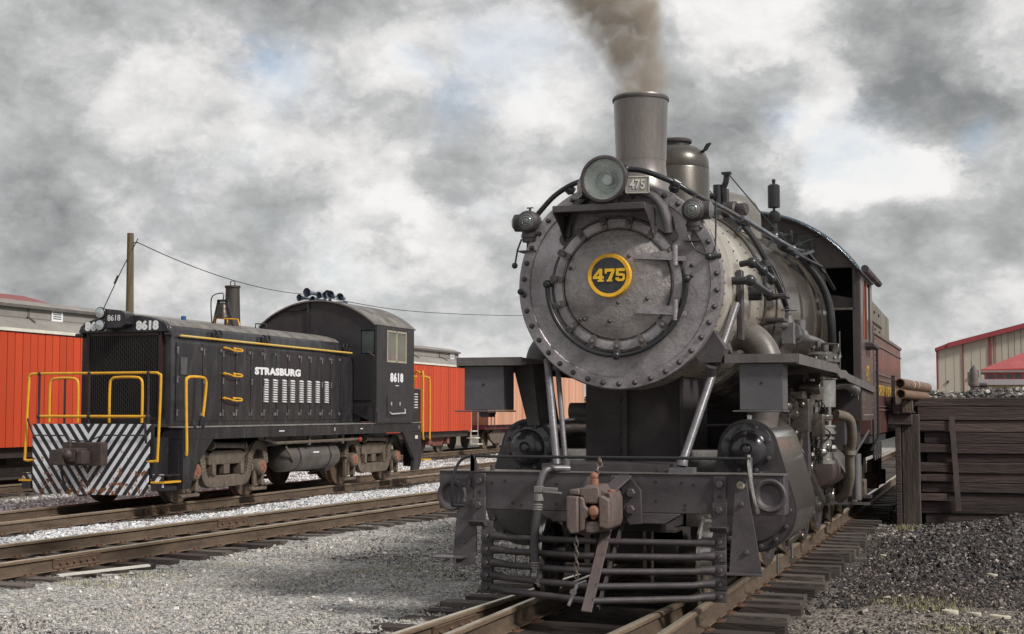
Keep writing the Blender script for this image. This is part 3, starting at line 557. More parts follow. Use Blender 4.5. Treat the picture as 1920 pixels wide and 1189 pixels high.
# ---------------------------------------------------------------- steam locomotive (local: x to the right of the photo, y back along the boiler, z above the rail)
LOCO = E_('steam_locomotive', (LX, 11.774, 0), 'big black and grey steam locomotive with round smokebox door plate 475', 'steam locomotive')
ZC = 2.78
def ptc(r, a, y, z=ZC): return (r*cos(a), y, z+r*sin(a))
rivet = MB().lathe([(.024, 0), (.024, .006), (.018, .017), (.007, .023)], (0, 0, 0), (0, -1, 0), 10).mesh('rivet', frontd, 60)
rivet_s = MB().lathe([(.011, 0), (.010, .006), (.004, .009)], (0, 0, 0), (1, 0, 0), 7).mesh('rivet', pipem, 60)
bolt = MB().hexb((0, 0, 0), (0, -1, 0), .032, .035).mesh('bolt', beamb)
bolt_s = MB().hexb((0, 0, 0), (0, -1, 0), .021, .022).mesh('bolt', beamb)
def loco():
    P = LOCO
    # --- smokebox and boiler
    sb = MB().lathe([(.915, .53), (.93, .56), (.93, 2.6), (.915, 2.61)], (0, 0, ZC), (0, 1, 0), 96, False, False).build('smokebox', smokeb, P)
    for yy in (.60, 1.52, 2.5):
        for k in range(60):
            a = -pi/2+2*pi*k/60
            if cos(a) < .05: continue
            piece('rivet', rivet_s, sb, ptc(.931, a, yy), (0, -a, 0))
    bj = MB().lathe([(.93, 2.6), (.985, 2.62), (.985, 4.2), (1.12, 5.8), (1.12, 7.25)], (0, 0, ZC), (0, 1, 0), 96, False, False).build('boiler_jacket', jacket, P)
    for yy in (2.63, 3.4, 4.22, 5.0, 5.82, 6.5):
        r = .99 if yy < 4.25 else min(1.125, .99+(yy-4.2)*.135/1.6)
        MB().lathe([(r-.01, -.03), (r+.006, -.028), (r+.008, 0), (r+.006, .028), (r-.01, .03)], (0, yy, ZC), (0, 1, 0), 96, False, False).build('boiler_band', M('band_metal', (.20, .17, .135), (.10, .085, .07), rough=.3, metal=.8), bj)
    # --- front plate, rim, door
    fp = MB().lathe([(.50, -.012), (.58, 0), (.84, 0), (.905, .003), (.935, .016), (.94, .05), (.93, .08)], (0, .5, ZC), (0, 1, 0), 128, False, False)
    fp = fp.build('smokebox_front', frontm, P)
    MB().lathe([(.823, -.001), (.832, -.010), (.925, -.006), (.938, .014), (.938, .03)], (0, .498, ZC), (0, 1, 0), 128, False, False).build('front_ring', frontm, fp)
    for k in range(38):
        a = -pi/2+2*pi*k/38
        if abs(a-pi/2) < .33: continue
        piece('rivet', rivet, fp, ptc(.885, a, .487))
    for x, z in ((.66, 2.93), (.66, 2.84)): piece('rivet', rivet, fp, (x, .498, z), (0, 0, 0), (.8, .8, .8))
    for x in (-.20, -.12, .0, .14, .3): piece('rivet', rivet, fp, (x, .498, 3.56), (0, 0, 0), (.8, .8, .8))
    dr = MB().lathe([(.001, -.105), (.12, -.104), (.30, -.092), (.42, -.07), (.485, -.035), (.515, -.03), (.52, -.022), (.52, .0)], (0, .49, ZC), (0, 1, 0), 96, False, False).build('smokebox_door', doorm, P)
    MB().lathe([(.50, -.010), (.512, -.038), (.535, -.046), (.585, -.042), (.60, -.02), (.602, .0)], (0, .49, ZC), (0, 1, 0), 96, False, False).build('door_rim', frontm, dr)
    for q, w_ in ((.492, .006), (.606, .006)): MB().lathe([(q-w_, -.046 if q > .5 else -.0385), (q, -.049 if q > .5 else -.040), (q+w_, -.012 if q > .5 else -.0385)], (0, .49, ZC), (0, 1, 0), 96, False, False).build('rim_joint', dark, dr)
    clamp = MB().prism([(-.022, -.062), (.022, -.062), (.03, -.04), (.026, .05), (.0, .066), (-.026, .05), (-.03, -.04)], 'y', -.032, 0).lathe([(.02, 0), (.02, .03), (.011, .036)], (0, -.03, 0), (0, -1, 0), 10).mesh('clamp', M('clamp_graphite', (.17, .155, .15), (.09, .08, .078), rough=.42, metal=.3))
    for k in range(15):
        a = -pi/2+2*pi*k/15+.0
        if abs(a) < .33: continue
        piece('clamp', clamp, dr, ptc(.557, a, .444), (0, -a-pi/2, 0))
    for k in range(15):
        a = -pi/2+2*pi*(k+.5)/15
        m = MB().bar(ptc(.60, a-.14, .45), ptc(.60, a+.14, .45), .012, .018, (0, 1, 0)); m.build('rim_lug', frontd, dr)
    for z in (ZC+.235, ZC-.245):
        h = MB().prism([(.18, z-.02), (.55, z-.045), (.555, z+.035), (.42, z+.04), (.2, z+.012)], 'y', .385, .41)
        h.cyl((.535, .40, z-.09), (.535, .40, z+.09), .026, n=12).b2(.52, .62, .40, .47, z-.05, z-.01); h.build('hinge', frontm, dr)
    for x, z in ((-.42, .15), (-.33, -.31), (-.29, -.31), (-.06, -.33), (.02, -.17), (.28, -.14), (.12, .24)): piece('door_bolt', rivet, dr, (x, .49-.075-.018*(1-abs(x)), ZC+z), (0, 0, 0), (.8, .8, .8))
    # arc handrail under the door
    pth = [ptc(.635, a, .40) for a in [pi-.02+(pi+.06)*i/40 for i in range(41)]]
    hr = MB().tube(pth, .021, 10)
    for a in (pi-.02, 1.5*pi, 2*pi+.04): hr.sph(ptc(.635, a, .395), .040, 12).cyl(ptc(.635, a, .40), ptc(.62, a, .49), .02, n=10)
    hr.sph(ptc(.90, pi+.05, .43), .03, 10).cyl(ptc(.90, pi+.05, .43), ptc(.90, pi+.05, .5), .012, n=8)
    hr.build('door_handrail', pipem, P)
    # --- number plate
    npl = MB().lathe([(.001, -.012), (.165, -.012), (.17, 0), (.17, .03)], (-.045, .345, 2.85), (0, 1, 0), 48, False, True).build('number_plate', plateb, P)
    MB().lathe([(.158, 0), (.160, -.016), (.190, -.018), (.196, -.006), (.196, .04)], (-.045, .345, 2.85), (0, 1, 0), 64, False, False).build('plate_ring', yellow, npl)
    MB().lathe([(.05, .02), (.05, .09)], (-.045, .345, 2.85), (0, 1, 0), 16).build('plate_stand', frontm, npl)
    def digit(nm, quads, ox, oz, s):
        m = MB()
        for q in quads: m.prism([(ox+x*s, oz+z*s) for x, z in q], 'y', .322, .3325)
        m.build(nm, M('yellow_number', (.86, .55, .03), (.74, .40, .02), rough=.4, bump=0, scale=25), npl)
    D4 = [[(0, 22), (72, 22), (72, 42), (28, 42), (48, 72), (48, 100), (0, 40)], [(48, 100), (48, 42), (72, 42), (72, 100)], [(72, 22), (84, 22), (84, 42), (72, 42)], [(48, 22), (48, 14), (72, 14), (72, 22)], [(36, 0), (84, 0), (84, 14), (36, 14)]]
    D7 = [[(0, 100), (0, 62), (15, 62), (18, 76), (78, 76), (78, 100)], [(54, 76), (24, 14), (50, 14), (78, 76)], [(16, 0), (58, 0), (58, 14), (16, 14)]]
    D5 = [[(4, 100), (4, 78), (72, 78), (72, 100)], [(4, 78), (4, 44), (24, 50), (24, 78)], [(4, 44), (24, 50), (26, 62), (54, 62), (72, 52), (56, 42), (30, 42)], [(72, 52), (56, 42), (56, 24), (72, 14)], [(56, 24), (72, 14), (58, 0), (18, 0), (0, 14), (26, 20), (50, 18)], [(0, 14), (26, 20), (26, 30), (0, 30)]]
    s = .00114
    digit('number_digit', D4, -.045-.143, 2.795, s); digit('number_digit', D7, -.045-.036, 2.795, s); digit('number_digit', D5, -.045+.062, 2.795, s)
    # --- headlight shelf and its curved arms
    sh = MB().b2(-.49, .34, .10, .49, 3.425, 3.45); sh.b2(-.49, .34, .085, .10, 3.395, 3.452)
    for sx, w in ((-.48, -.01), (.33, .012)):
        sh.prism([(.10, 3.425), (.49, 3.425), (.49, 3.17), (.42, 3.19), (.28, 3.30), (.10, 3.385)], 'x', sx, sx+w)
    sh.build('headlight_shelf', black, P, bev=.004)
    for sg in (1, -1):
        pts = [(sg*x, .47, z) for x, z in ((.16, 3.62), (.30, 3.58), (.40, 3.48), (.455, 3.34), (.475, 3.22))]
        arm = MB().tube(smoothpath(pts, 4), [.05]*3+[.055]*6+[.06]*8, 10, flat=.55).lathe([(.062, 0), (.062, .03), (.045, .035)], (sg*.478, .495, 3.2), (0, -1, 0), 16); arm.build('shelf_arm', black, P)
    # --- headlight
    hx, hz = -.026, 3.668
    hl = MB().lathe([(.10, .32), (.175, .28), (.188, .18), (.188, -.02), (.206, -.022), (.212, -.045), (.203, -.065), (.182, -.068), (.178, -.04)], (hx, .14, hz), (0, 1, 0), 48, True, False)
    hl.b2(hx-.10, hx+.10, .16, .40, 3.452, 3.50)
    for a in (.1, pi-.1, -.75, pi+.75): hl.cyl((hx+.20*cos(a), .09, hz+.20*sin(a)), (hx+.20*cos(a), .13, hz+.20*sin(a)), .016, n=8)
    hl = hl.build('headlight', black, P)
    MB().lathe([(.18, -.03), (.160, .02), (.12, .075), (.07, .11), (.02, .125), (.001, .126)], (hx, .14, hz), (0, 1, 0), 40, False, False).build('reflector', mirror, hl)
    MB().lathe([(.001, -.02), (.045, -.022), (.052, .0), (.045, .03), (.03, .12)], (hx+.02, .16, hz), (0, 1, 0), 20, False, False).lathe([(.09, .06), (.082, .05), (.088, .08)], (hx, .14, hz), (0, 1, 0), 24, False, False).build('bulb', M('bulb_glass', (.5, .52, .5), (.3, .32, .3), rough=.08, metal=.6, bump=0), hl)
    MB().lathe([(.001, -.052), (.10, -.050), (.18, -.040), (.18, -.034), (.10, -.044), (.001, -.046)], (hx, .14, hz), (0, 1, 0), 40, False, False).build('lens', lensm, hl)
    for sg in (1, -1):
        nb = MB().b2(-.105, .105, -.03, .03, -.075, .075).build('number_box', black, hl, bev=.006, loc=(hx+(.275 if sg > 0 else -.225), .20 if sg > 0 else .26, 3.615), rot=(0, 0, .25 if sg > 0 else -1.12))
        q = MB().b2(-.098, .098, -.036, -.031, -.068, .068).build('number_face', greyplate, nb); 
        fr = MB()
        for a, b in (((-.1, -.07), (.1, -.07)), ((.1, -.07), (.1, .07)), ((.1, .07), (-.1, .07)), ((-.1, .07), (-.1, -.07))): fr.bar((a[0], -.038, a[1]), (b[0], -.038, b[1]), .01, .008, (0, 1, 0))
        fr.build('box_frame', M('frame_dirty_white', (.5, .48, .44)), nb)
        text('number_text', '475', .115, (0, -.040, 0), FR, M('number_white', (.62, .6, .56)), nb, .002, .002, .8)
    # --- stack
    MB().lathe([(.46, -.02), (.36, .03), (.29, .12), (.245, .24), (.232, .36), (.234, .40), (.236, .402), (.238, .44), (.257, .99), (.259, 1.0), (.259, 1.015), (.256, 1.02), (.235, 1.01), (.225, .85), (.21, .3), (.21, .1)], (0.04, 1.22, 3.60), (0, 0, 1), 64, False, True).build('smokestack', stackm, P)
    MB().lathe([(.255, 0), (.268, .004), (.268, .026), (.250, .034)], (0.04, 1.22, 4.573), (0, 0, 1), 64, False, False).build('stack_rim', black, P)
    # --- sand dome
    sd = MB().lathe([(.46, -.10), (.38, .02), (.358, .12), (.356, .49), (.352, .50), (.356, .51), (.35, .60), (.315, .68), (.24, .735), (.15, .755), (.001, .76)], (0, 2.95, 3.70), (0, 0, 1), 56, False, False).build('sand_dome', domem, P)
    MB().lathe([(.15, .0), (.15, .05), (.175, .052), (.178, .075), (.16, .09), (.001, .094)], (0, 2.95, 4.44), (0, 0, 1), 36).build('dome_lid', black, sd)
    MB().tube([(.28, 2.85, 4.36), (.36, 2.8, 4.38), (.40, 2.8, 4.44), (.36, 2.85, 4.44), (.30, 2.9, 4.36)], .014, 8).build('dome_hook', pipem, sd)
    MB().lathe([(.62, -.25), (.50, -.08), (.475, .0), (.47, .24), (.455, .32), (.41, .42), (.33, .50), (.20, .55), (.001, .565)], (0, 5.75, 3.80), (0, 0, 1), 56, False, False).build('steam_dome', M('steam_dome_paint', (.30, .28, .25), (.17, .155, .14), rough=.33, metal=.5, bump=.15, dust=.3, dc=(.4, .37, .32)), P)
    # --- pop valve, turret pipes, generator, whistle
    MB().tube(smoothpath([(.28, 4.3, 3.7), (.28, 4.3, 4.1), (.27, 4.3, 4.2), (.30, 4.28, 4.27), (.315, 4.26, 4.36)], 4), .035, 8).b2(.26, .37, 4.22, 4.3, 4.35, 4.375).cyl((.20, 4.3, 3.7), (.20, 4.3, 4.24), .052, n=12).sph((.10, 4.25, 4.13), .05, 10).cyl((.03, 4.2, 4.1), (.19, 4.2, 4.1), .035, n=8).tube(smoothpath([(.10, 4.25, 4.1), (.14, 4.25, 4.0), (.2, 4.25, 3.9), (.24, 4.25, 3.75)], 4), .03, 8).build('relief_valve', pipem, P)
    gen = MB().lathe([(.001, 0), (.08, 0), (.098, .02), (.098, .14), (.08, .16), (.001, .16)], (.37, 3.75, 3.86), (1, -.25, 0), 24).lathe([(.001, 0), (.06, .0), (.072, .03), (.072, .10), (.06, .12), (.001, .12)], (.52, 3.71, 3.86), (1, -.25, 0), 20).b2(.38, .56, 3.66, 3.80, 3.62, 3.78).cyl((.40, 3.75, 3.95), (.40, 3.75, 4.10), .03, n=10).sph((.34, 3.65, 3.76), .045, 8)
    gen.build('turbo_generator', black, P)
    wh = MB().lathe([(.075, .50), (.078, .52), (.078, .78), (.05, .80), (.001, .80)], (.54, 6.4, 3.75), (0, 0, 1), 24).lathe([(.02, .80), (.025, .86), (.001, .87)], (.54, 6.4, 3.75), (0, 0, 1), 12).lathe([(.05, .30), (.08, .34), (.08, .42), (.05, .45), (.018, .46), (.018, .5)], (.54, 6.4, 3.75), (0, 0, 1), 24)
    wh.cyl((.54, 6.4, 3.65), (.54, 6.4, 4.06), .04, n=12).sph((.54, 6.4, 3.87), .085, 14).lathe([(.06, .07), (.06, .10), (.04, .11), (.035, .2), (.075, .21), (.075, .23)], (.54, 6.4, 3.87), (1, 0, 0), 16).lathe([(.05, .07), (.05, .2), (.08, .22)], (.54, 6.4, 3.87), (-1, 0, 0), 14).cyl((.42, 6.4, 3.75), (.42, 6.4, 4.0), .03, n=8).cyl((.48, 6.3, 3.5), (.48, 6.3, 3.8), .03, n=8)
    wh.build('whistle', pipem, P)
    # --- marker lamps
    for sg, x, z in ((-1, -.836, 3.375), (1, .688, 3.415)):
        lm = MB().lathe([(.075, -.05), (.098, -.03), (.105, 0), (.105, .09), (.085, .13), (.03, .15), (.001, .15)], (x, .46, z), (0, 1, 0), 28, False, False)
        lm.cyl((x+sg*.02, .52, z), (x+sg*.14, .52, z), .085, .08, n=20).cyl((x, .52, z-.18), (x, .52, z-.08), .07, .075, n=20).lathe([(.08, 0), (.08, .03)], (x, .52, z-.14), (0, 0, 1), 20).cyl((x, .52, z+.09), (x, .52, z+.13), .012, n=8).bar((x-.03, .52, z+.135), (x+.03, .52, z+.135), .012, .01).bar((x, .52, z-.26), (x, .52, z-.16), .05, .05).b2(x-.09, x+.07, .44, .60, z-.275, z-.262)
        lm = lm.build('marker_lamp', black, P)
        MB().lathe([(.001, -.075), (.02, -.073), (.03, -.064), (.036, -.07), (.046, -.064), (.052, -.056), (.058, -.062), (.066, -.052), (.07, -.044), (.078, -.045)], (x, .46, z), (0, 1, 0), 28, False, False).build('lens', frl, lm)
        MB().lathe([(.001, .03), (.05, .022), (.078, 0)], (x+sg*.14, .52, z), (sg, 0, 0), 20, False, False).build('side_lens', frl, lm)
    MB().tube(smoothpath([(.64, .46, 3.19), (.70, .44, 3.07), (.78, .45, 3.02), (.83, .46, 3.0)], 4), .007, 6).tube(smoothpath([(.83, .46, 3.0), (.87, .5, 3.1), (.86, .6, 3.5)], 5), .008, 6).sph((.82, .46, 3.0), .033, 10).cyl((.82, .46, 3.0), (.92, .5, 3.01), .022, n=8).tube([(-.90, .47, 3.22), (-.94, .47, 3.12), (-.965, .48, 3.0)], .009, 6).sph((-.97, .48, 2.98), .03, 8).build('lamp_wire', pipem, P)
    # --- handrails over the smokebox and along the boiler
    R = smoothpath([(.09, .42, 3.80), (.22, .42, 3.785), (.35, .42, 3.74), (.52, .48, 3.665), (.68, .62, 3.565), (.74, 1.1, 3.56), (.76, 2.0, 3.585), (.775, 3.0, 3.6)], 5)
    hb = MB().tube(R, .026, 10).sph(R[0], .042, 10).tube([(.53, .47, 3.655), (.50, .53, 3.62)], .05, 8).tube([(.50, .47, 3.675), (.55, .50, 3.645)], .05, 10)
    hb.build('handrail', pipem, P)
    hb2 = MB().tube(smoothpath([(.79, 2.4, 3.59), (.80, 3.0, 3.60), (.85, 4.4, 3.60), (.88, 5.6, 3.62)], 4), .030, 10)
    hb2.tube([(.88, 5.6, 3.62), (.90, 6.6, 3.69), (.90, 7.15, 3.70)], .024, 10)
    for yy, x, z in ((2.7, .79, 3.595), (4.3, .845, 3.60), (5.6, .88, 3.62)):
        r = 1.0 if yy < 4 else 1.08; k = sqrt(x*x+(z-ZC)**2); hb2.bar((x*r/k*.97, yy, ZC+(z-ZC)*r/k*.97), (x, yy, z), .04, .03).sph((x, yy, z), .045, 10)
    hb2.build('handrail', M('handrail_steel', (.30, .32, .36), (.16, .17, .2), rough=.3, metal=.8), P)
    MB().tube(smoothpath([(-.24, .45, 3.74), (-.42, .48, 3.70), (-.60, .52, 3.61), (-.75, .56, 3.48), (-.84, .56, 3.38)], 5), .024, 10).bar((-.47, .49, 3.68), (-.44, .54, 3.64), .07, .06).build('handrail', pipem, P)
    # --- boiler plumbing on the visible side
    pp = MB().tube(smoothpath([(.55, 3.2, 3.74), (.70, 2.75, 3.60), (.82, 2.72, 3.47), (.94, 2.75, 3.26), (1.00, 2.85, 3.10), (1.05, 3.1, 2.95), (1.07, 3.5, 2.78), (1.10, 3.35, 2.72)], 5), .032, 8)
    pp.sph((.97, 2.8, 3.14), .06, 8).lathe([(.03, 0), (.05, .01), (.05, .08), (.03, .1)], (.95, 2.76, 3.2), (.3, .1, -1), 10)
    pp.build('feed_pipe', pipem, P)
    vv = MB().lathe([(.085, 0), (.085, .012), (.07, .014), (.07, .001)], (1.13, 3.3, 2.71), (0, 0, 1), 14, False, False).cyl((1.12, 3.3, 2.52), (1.12, 3.3, 2.70), .055, .03, n=12).b2(1.06, 1.18, 3.22, 3.38, 2.36, 2.58).cyl((1.06, 3.0, 2.56), (1.1, 3.3, 2.56), .045, n=10).lathe([(.10, 0), (.10, .03), (.07, .035), (.07, .06), (.10, .065), (.10, .1)], (1.12, 3.42, 2.50), (0, 1, 0), 16).cyl((1.12, 3.5, 2.50), (1.14, 4.6, 2.48), .055, n=12).lathe([(.09, 0), (.09, .35), (.06, .37)], (1.12, 3.95, 2.49), (0, 1, 0), 14).cyl((1.14, 4.1, 2.55), (1.14, 4.1, 2.66), .06, n=10).tube(smoothpath([(1.14, 4.6, 2.48), (1.18, 5.3, 2.48), (1.22, 5.7, 2.42), (1.24, 5.8, 2.2)], 4), .045, 10)
    vv.build('check_valve', pipel, P)
    np_ = MB().cyl((.90, 1.0, 2.83), (1.08, 1.0, 2.83), .038, n=10).sph((1.09, 1.0, 2.83), .055, 10).cyl((1.09, 1.0, 2.83), (1.11, 1.95, 2.79), .035, n=10).sph((1.11, 1.97, 2.79), .055, 10).cyl((.92, 1.95, 2.79), (1.05, 1.95, 2.79), .07, n=12)
    np_.tube(smoothpath([(.92, 1.5, 3.03), (1.04, 1.5, 3.04), (1.07, 1.8, 3.0), (1.08, 2.2, 2.98), (1.08, 2.4, 2.93)], 4), .03, 8)
    for q in ((1.03, 1.5, 3.04), (1.075, 1.85, 3.0), (1.08, 2.35, 2.96)): np_.sph(q, .055, 10)
    np_.tube([(1.07, 2.0, 2.99), (1.07, 2.0, 2.80)], .02, 8); np_.build('blower_fitting', pipem, P)
    MB().b2(.93, .985, 1.2, 1.32, 2.30, 2.95).build('side_bracket', black, P, bev=.01)
    for yy, zz in ((2.72, 2.80), (2.55, 2.545)):
        MB().b2(1.0, 1.20, yy-.16, yy+.16, zz, zz+.035).bar((.95, yy, zz-.02), (1.1, yy, zz), .03, .03).build('boiler_step', black, P, bev=.006)
    for q, o_, r in ((0, 0, .045), (1, .10, .045), (2, -.10, .038)):
        MB().tube(smoothpath([(.80, 5.1+o_, 3.60), (.95, 5.5+o_, 3.53), (1.06, 5.7+o_, 3.40), (1.17, 6.0+o_, 3.20), (1.24, 6.15+o_, 2.95), (1.255, 6.25+o_, 2.65), (1.23, 6.6+o_*.3, 2.2)], 5), r, 10).build('injector_pipe', pipem, P)
    MB().bar((.98, 4.95, 3.45), (1.10, 5.75, 3.60), .03, .03).bar((1.05, 5.5, 3.58), (1.2, 6.0, 3.36), .035, .03).lathe([(.07, 0), (.075, .02), (.075, .06), (.07, .08)], (1.235, 6.62, 2.16), (0, 0, 1), 12).tube([(.96, 4.9, 3.5), (1.18, 5.9, 3.42), (1.26, 6.6, 3.2)], .022, 8).build('pipe_clamp', pipem, P)
    MB().tube([(.72, 2.9, 3.66), (.98, 3.3, 3.14), (1.03, 3.5, 2.98)], .012, 6).tube([(.33, 4.26, 4.36), (.60, 5.0, 3.98), (.80, 5.6, 3.72)], .007, 6).tube([(.62, 6.7, 3.74), (.85, 6.95, 3.86), (1.10, 7.15, 3.97)], .008, 6).build('signal_line', pipem, P)
    # --- saddle, braces, running boards
    MB().prism([(-.46, 1.15), (.46, 1.15), (.46, 2.05), (.30, 1.95), (0, 1.86), (-.30, 1.95), (-.46, 2.05)], 'y', 1.05, 2.2).b2(-.10, -.055, 1.0, 1.05, 1.15, 1.88).b2(.44, .47, 1.0, 1.05, 1.2, 2.0).build('saddle', dark, P)
    sd2 = MB()
    for z in (1.3, 1.45, 1.6, 1.75):
        for x in (-.125, -.03): sd2.hexb((x, 1.05, z), (0, -1, 0), .014, .012)
    sd2.build('saddle_bolts', dark, P, kind='stuff')
    MB().b2(-.60, .52, .12, .95, 1.13, 1.20).b2(.44, .70, .07, .30, 1.135, 1.17).build('deck_plate', black, P)
    MB().cyl((.965, 1.0, 2.62), (.63, .16, 1.20), .037, n=14).lathe([(.05, 0), (.05, .05), (.037, .08)], (.63, .16, 1.19), (.1, .2, 1), 12).b2(.54, .74, .05, .24, 1.131, 1.18).build('front_brace', bracem, P)
    MB().cyl((.82, .56, 2.05), (.80, .60, 1.98), .05, n=10).prism([(.70, 2.42), (.80, 2.42), (.94, 2.20), (.90, 2.08), (.72, 2.08), (.66, 2.16)], 'y', .55, .75).build('brace_bracket', black, P)
    MB().cyl((-.705, .62, 2.12), (-.47, .15, 1.17), .034, n=14).build('front_brace', bracem, P)
    MB().cyl((-.64, .72, 2.10), (-.405, .2, 1.17), .024, n=12).build('front_brace', bracem, P)
    for sg in (-1, 1):
        rb = MB()
        if sg > 0:
            pr_ = [(.58, 2.145), (3.7, 2.145), (4.1, 2.10), (4.7, 2.11), (5.0, 2.08), (9.0, 1.99)]
        else: pr_ = [(.58, 2.145), (9.0, 2.10)]
        rb.prism(pr_+[(y, z-.02) for y, z in reversed(pr_)], 'x', sg*.93, sg*1.55)
        rb.prism([(y-.003 if k == 0 else y, z+.004) for k, (y, z) in enumerate(pr_)]+[(y, z-.085) for y, z in reversed(pr_)], 'x', sg*1.552, sg*1.572)
        rb.b2(min(sg*.93, sg*1.56), max(sg*.93, sg*1.56), .562, .579, 2.075, 2.15)
        rb.build('running_board', M('board_grey', (.15, .135, .13), (.085, .075, .072), rough=.5, dust=.4, dc=(.22, .2, .19), speck=.25), P)
        x0, x1 = (1.05, 1.425) if sg > 0 else (-1.51, -1.125)
        bx = MB().b2(x0, x1, .62, .92, 1.665, 2.07)
        bx.b2(x0-.06 if sg > 0 else x0-.09, x1+(.012 if sg > 0 else 0.01), .60, .95, 1.648, 1.662)
        bx = bx.build('equipment_box', M('box_paint', (.115, .11, .118), (.082, .078, .084), rough=.5, scale=4, speck=.5, bs=150, dust=.2, dc=(.14, .135, .135)), P, bev=.004)
        bx['label'] = 'flat fronted steel box hanging under the running board'
        MB().lathe([(.012, 0), (.012, .004)], (x0+.19, .619, 1.90), (0, -1, 0), 10).build('keyhole', dark, bx)
        if sg < 0: MB().prism([(x0+.14, 1.646), (x0+.25, 1.646), (x0+.235, 1.60), (x0+.16, 1.60)], 'y', .63, .8).build('box_drain', dark, bx)
    # --- steam pipes and cylinders
    MB().tube(smoothpath([(.66, 1.75, 2.30), (.84, 1.75, 2.38), (1.0, 1.73, 2.33), (1.12, 1.70, 2.16), (1.14, 1.66, 1.9), (1.08, 1.60, 1.5)], 5), .145, 20).lathe([(.20, 0), (.20, .04), (.16, .06)], (.72, 1.75, 2.33), (1, 0, .35), 24).build('steam_pipe', M('steam_pipe_paint', (.15, .13, .12), (.09, .078, .07), rough=.42, dust=.35, dc=(.21, .19, .175), scale=5), P)
    MB().tube(smoothpath([(-.66, 1.75, 2.30), (-.88, 1.75, 2.38), (-1.05, 1.73, 2.30), (-1.12, 1.70, 2.16), (-1.10, 1.66, 1.9), (-1.02, 1.60, 1.5)], 5), .135, 20).build('steam_pipe', black, P)
    MB().prism([(-1.17, 2.09), (-.98, 2.09), (-.90, 1.52), (-1.02, 1.52)], 'y', 1.02, 1.06).build('support_plate', black, P)
    for sg in (-1, 1):
        vx, vz, vr = sg*1.04, 1.315, .268; cx, cz, cr = sg*1.08, .775, .385
        n = 28; poly = []
        dx, dz = cx-vx, cz-vz; L = sqrt(dx*dx+dz*dz); base = atan2(dz, dx); al = math.acos((vr-cr)/L)
        poly += [(vx+vr*cos(base+al+t*(2*pi-2*al)/n), vz+vr*sin(base+al+t*(2*pi-2*al)/n)) for t in range(n+1)]
        poly += [(cx+cr*cos(base-al+t*(2*al)/n), cz+cr*sin(base-al+t*(2*al)/n)) for t in range(n+1)]
        cy = MB().prism(poly, 'y', 1.13, 2.55); cy.b2(min(sg*.45, sg*1.0), max(sg*.45, sg*1.0), 1.2, 2.5, .6, 1.3)
        cy = cy.build('cylinder_block', cyljk, P)
        MB().prism([(x+(x-sg*1.05)*.006, z) for x, z in poly], 'y', 1.10, 1.128).build('end_flange', black, cy)
        vc = MB().lathe([(.001, .0), (.232, 0), (.24, -.012), (.24, -.03), (.232, -.036), (.172, -.038), (.165, -.05), (.15, -.085), (.10, -.115), (.055, -.125), (.045, -.115), (.03, -.13), (.001, -.132)], (vx, 1.10, vz), (0, 1, 0), 40, False, False).build('valve_cover', M('gloss_black_cover', (.05, .048, .055), (.03, .028, .032), rough=.2, scale=6, bump=.05, coat=.5), cy)
        for k in range(8): a = pi/8+pi*k/4; piece('cover_bolt', bolt_s, cy, (vx+.205*cos(a), 1.064, vz+.205*sin(a)))
        MB().lathe([(.001, .0), (.36, 0), (.365, -.015), (.365, -.03), (.30, -.035), (.28, -.06), (.10, -.08), (.001, -.08)], (cx, 1.10, cz), (0, 1, 0), 40, False, False).build('cylinder_head', black, cy)
        for k in range(14): a = 2*pi*k/14; piece('head_bolt', bolt_s, cy, (cx+.33*cos(a), 1.066, cz+.33*sin(a)))
        MB().lathe([(.028, 0), (.028, .04), (.015, .05)], (vx-.02, 1.3, vz+.262), (0, 0, 1), 10).cyl((cx+sg*.18, 1.35, cz-.42), (cx+sg*.18, 1.35, cz-.6), .014, n=8).cyl((cx+sg*.18, 2.3, cz-.40), (cx+sg*.18, 2.3, cz-.56), .014, n=8).bar((cx+sg*.18, 2.25, cz-.56), (cx+sg*.18, 2.42, cz-.56), .05, .05).build('cylinder_cock', chrome, cy)
    # --- pilot beam with straps, pockets, steps
    pb = MB().b2(-1.512, 1.512, 0, .26, .80, 1.128).prism([(-.62, .80), (.66, .80), (.52, .71), (-.46, .71)], 'y', .0, .20).build('pilot_beam', beamb, P, bev=.008)
    MB().b2(-1.515, 1.515, -.012, .27, 1.128, 1.137).build('beam_top_plate', M('worn_edge', (.20, .18, .17), (.11, .10, .095), rough=.45), pb)
    for x, z in ((-1.02, 1.03), (-.90, 1.05), (-.83, .86), (-.75, .84), (-.43, .86), (-.43, 1.03), (.44, 1.06), (.44, .90), (.66, 1.055), (.76, 1.04), (.69, .87), (.685, .835), (.28, 1.04), (-.30, .84)):
        MB().lathe([(.014, 0), (.014, -.002), (.001, -.002)], (x, .0, z), (0, 1, 0), 12, False, False).build('bolt_hole', dark, pb)
    for x in (-1.125, .985):
        st = MB().b2(x-.053, x+.053, -.028, -.001, .71, 1.115).prism([(-.028, .71), (-.001, .71), (-.001, .655), (-.085, .662), (-.13, .70), (-.13, .712), (-.08, .69)], 'x', x-.07, x+.07).b2(x-.06, x+.06, -.045, -.029, .70, .90)
        st = st.build('beam_strap', beamb, pb, bev=.004)
        piece('bolt', bolt, st, (x, -.028, 1.05)); piece('bolt', bolt, st, (x, -.046, .84)); MB().lathe([(.017, 0), (.017, -.003), (.001, -.003)], (x, -.028, .95), (0, 1, 0), 12, False, False).build('bolt_hole', dark, st)
    for x, z in ((-1.385, .92), (1.395, .965)):
        MB().lathe([(.135, 0), (.14, -.02), (.125, -.035), (.105, -.03), (.085, .0), (.05, .02), (.001, .03)], (x, -.002, z), (0, 1, 0), 36, False, False).build('push_pole_pocket', beamb, pb)
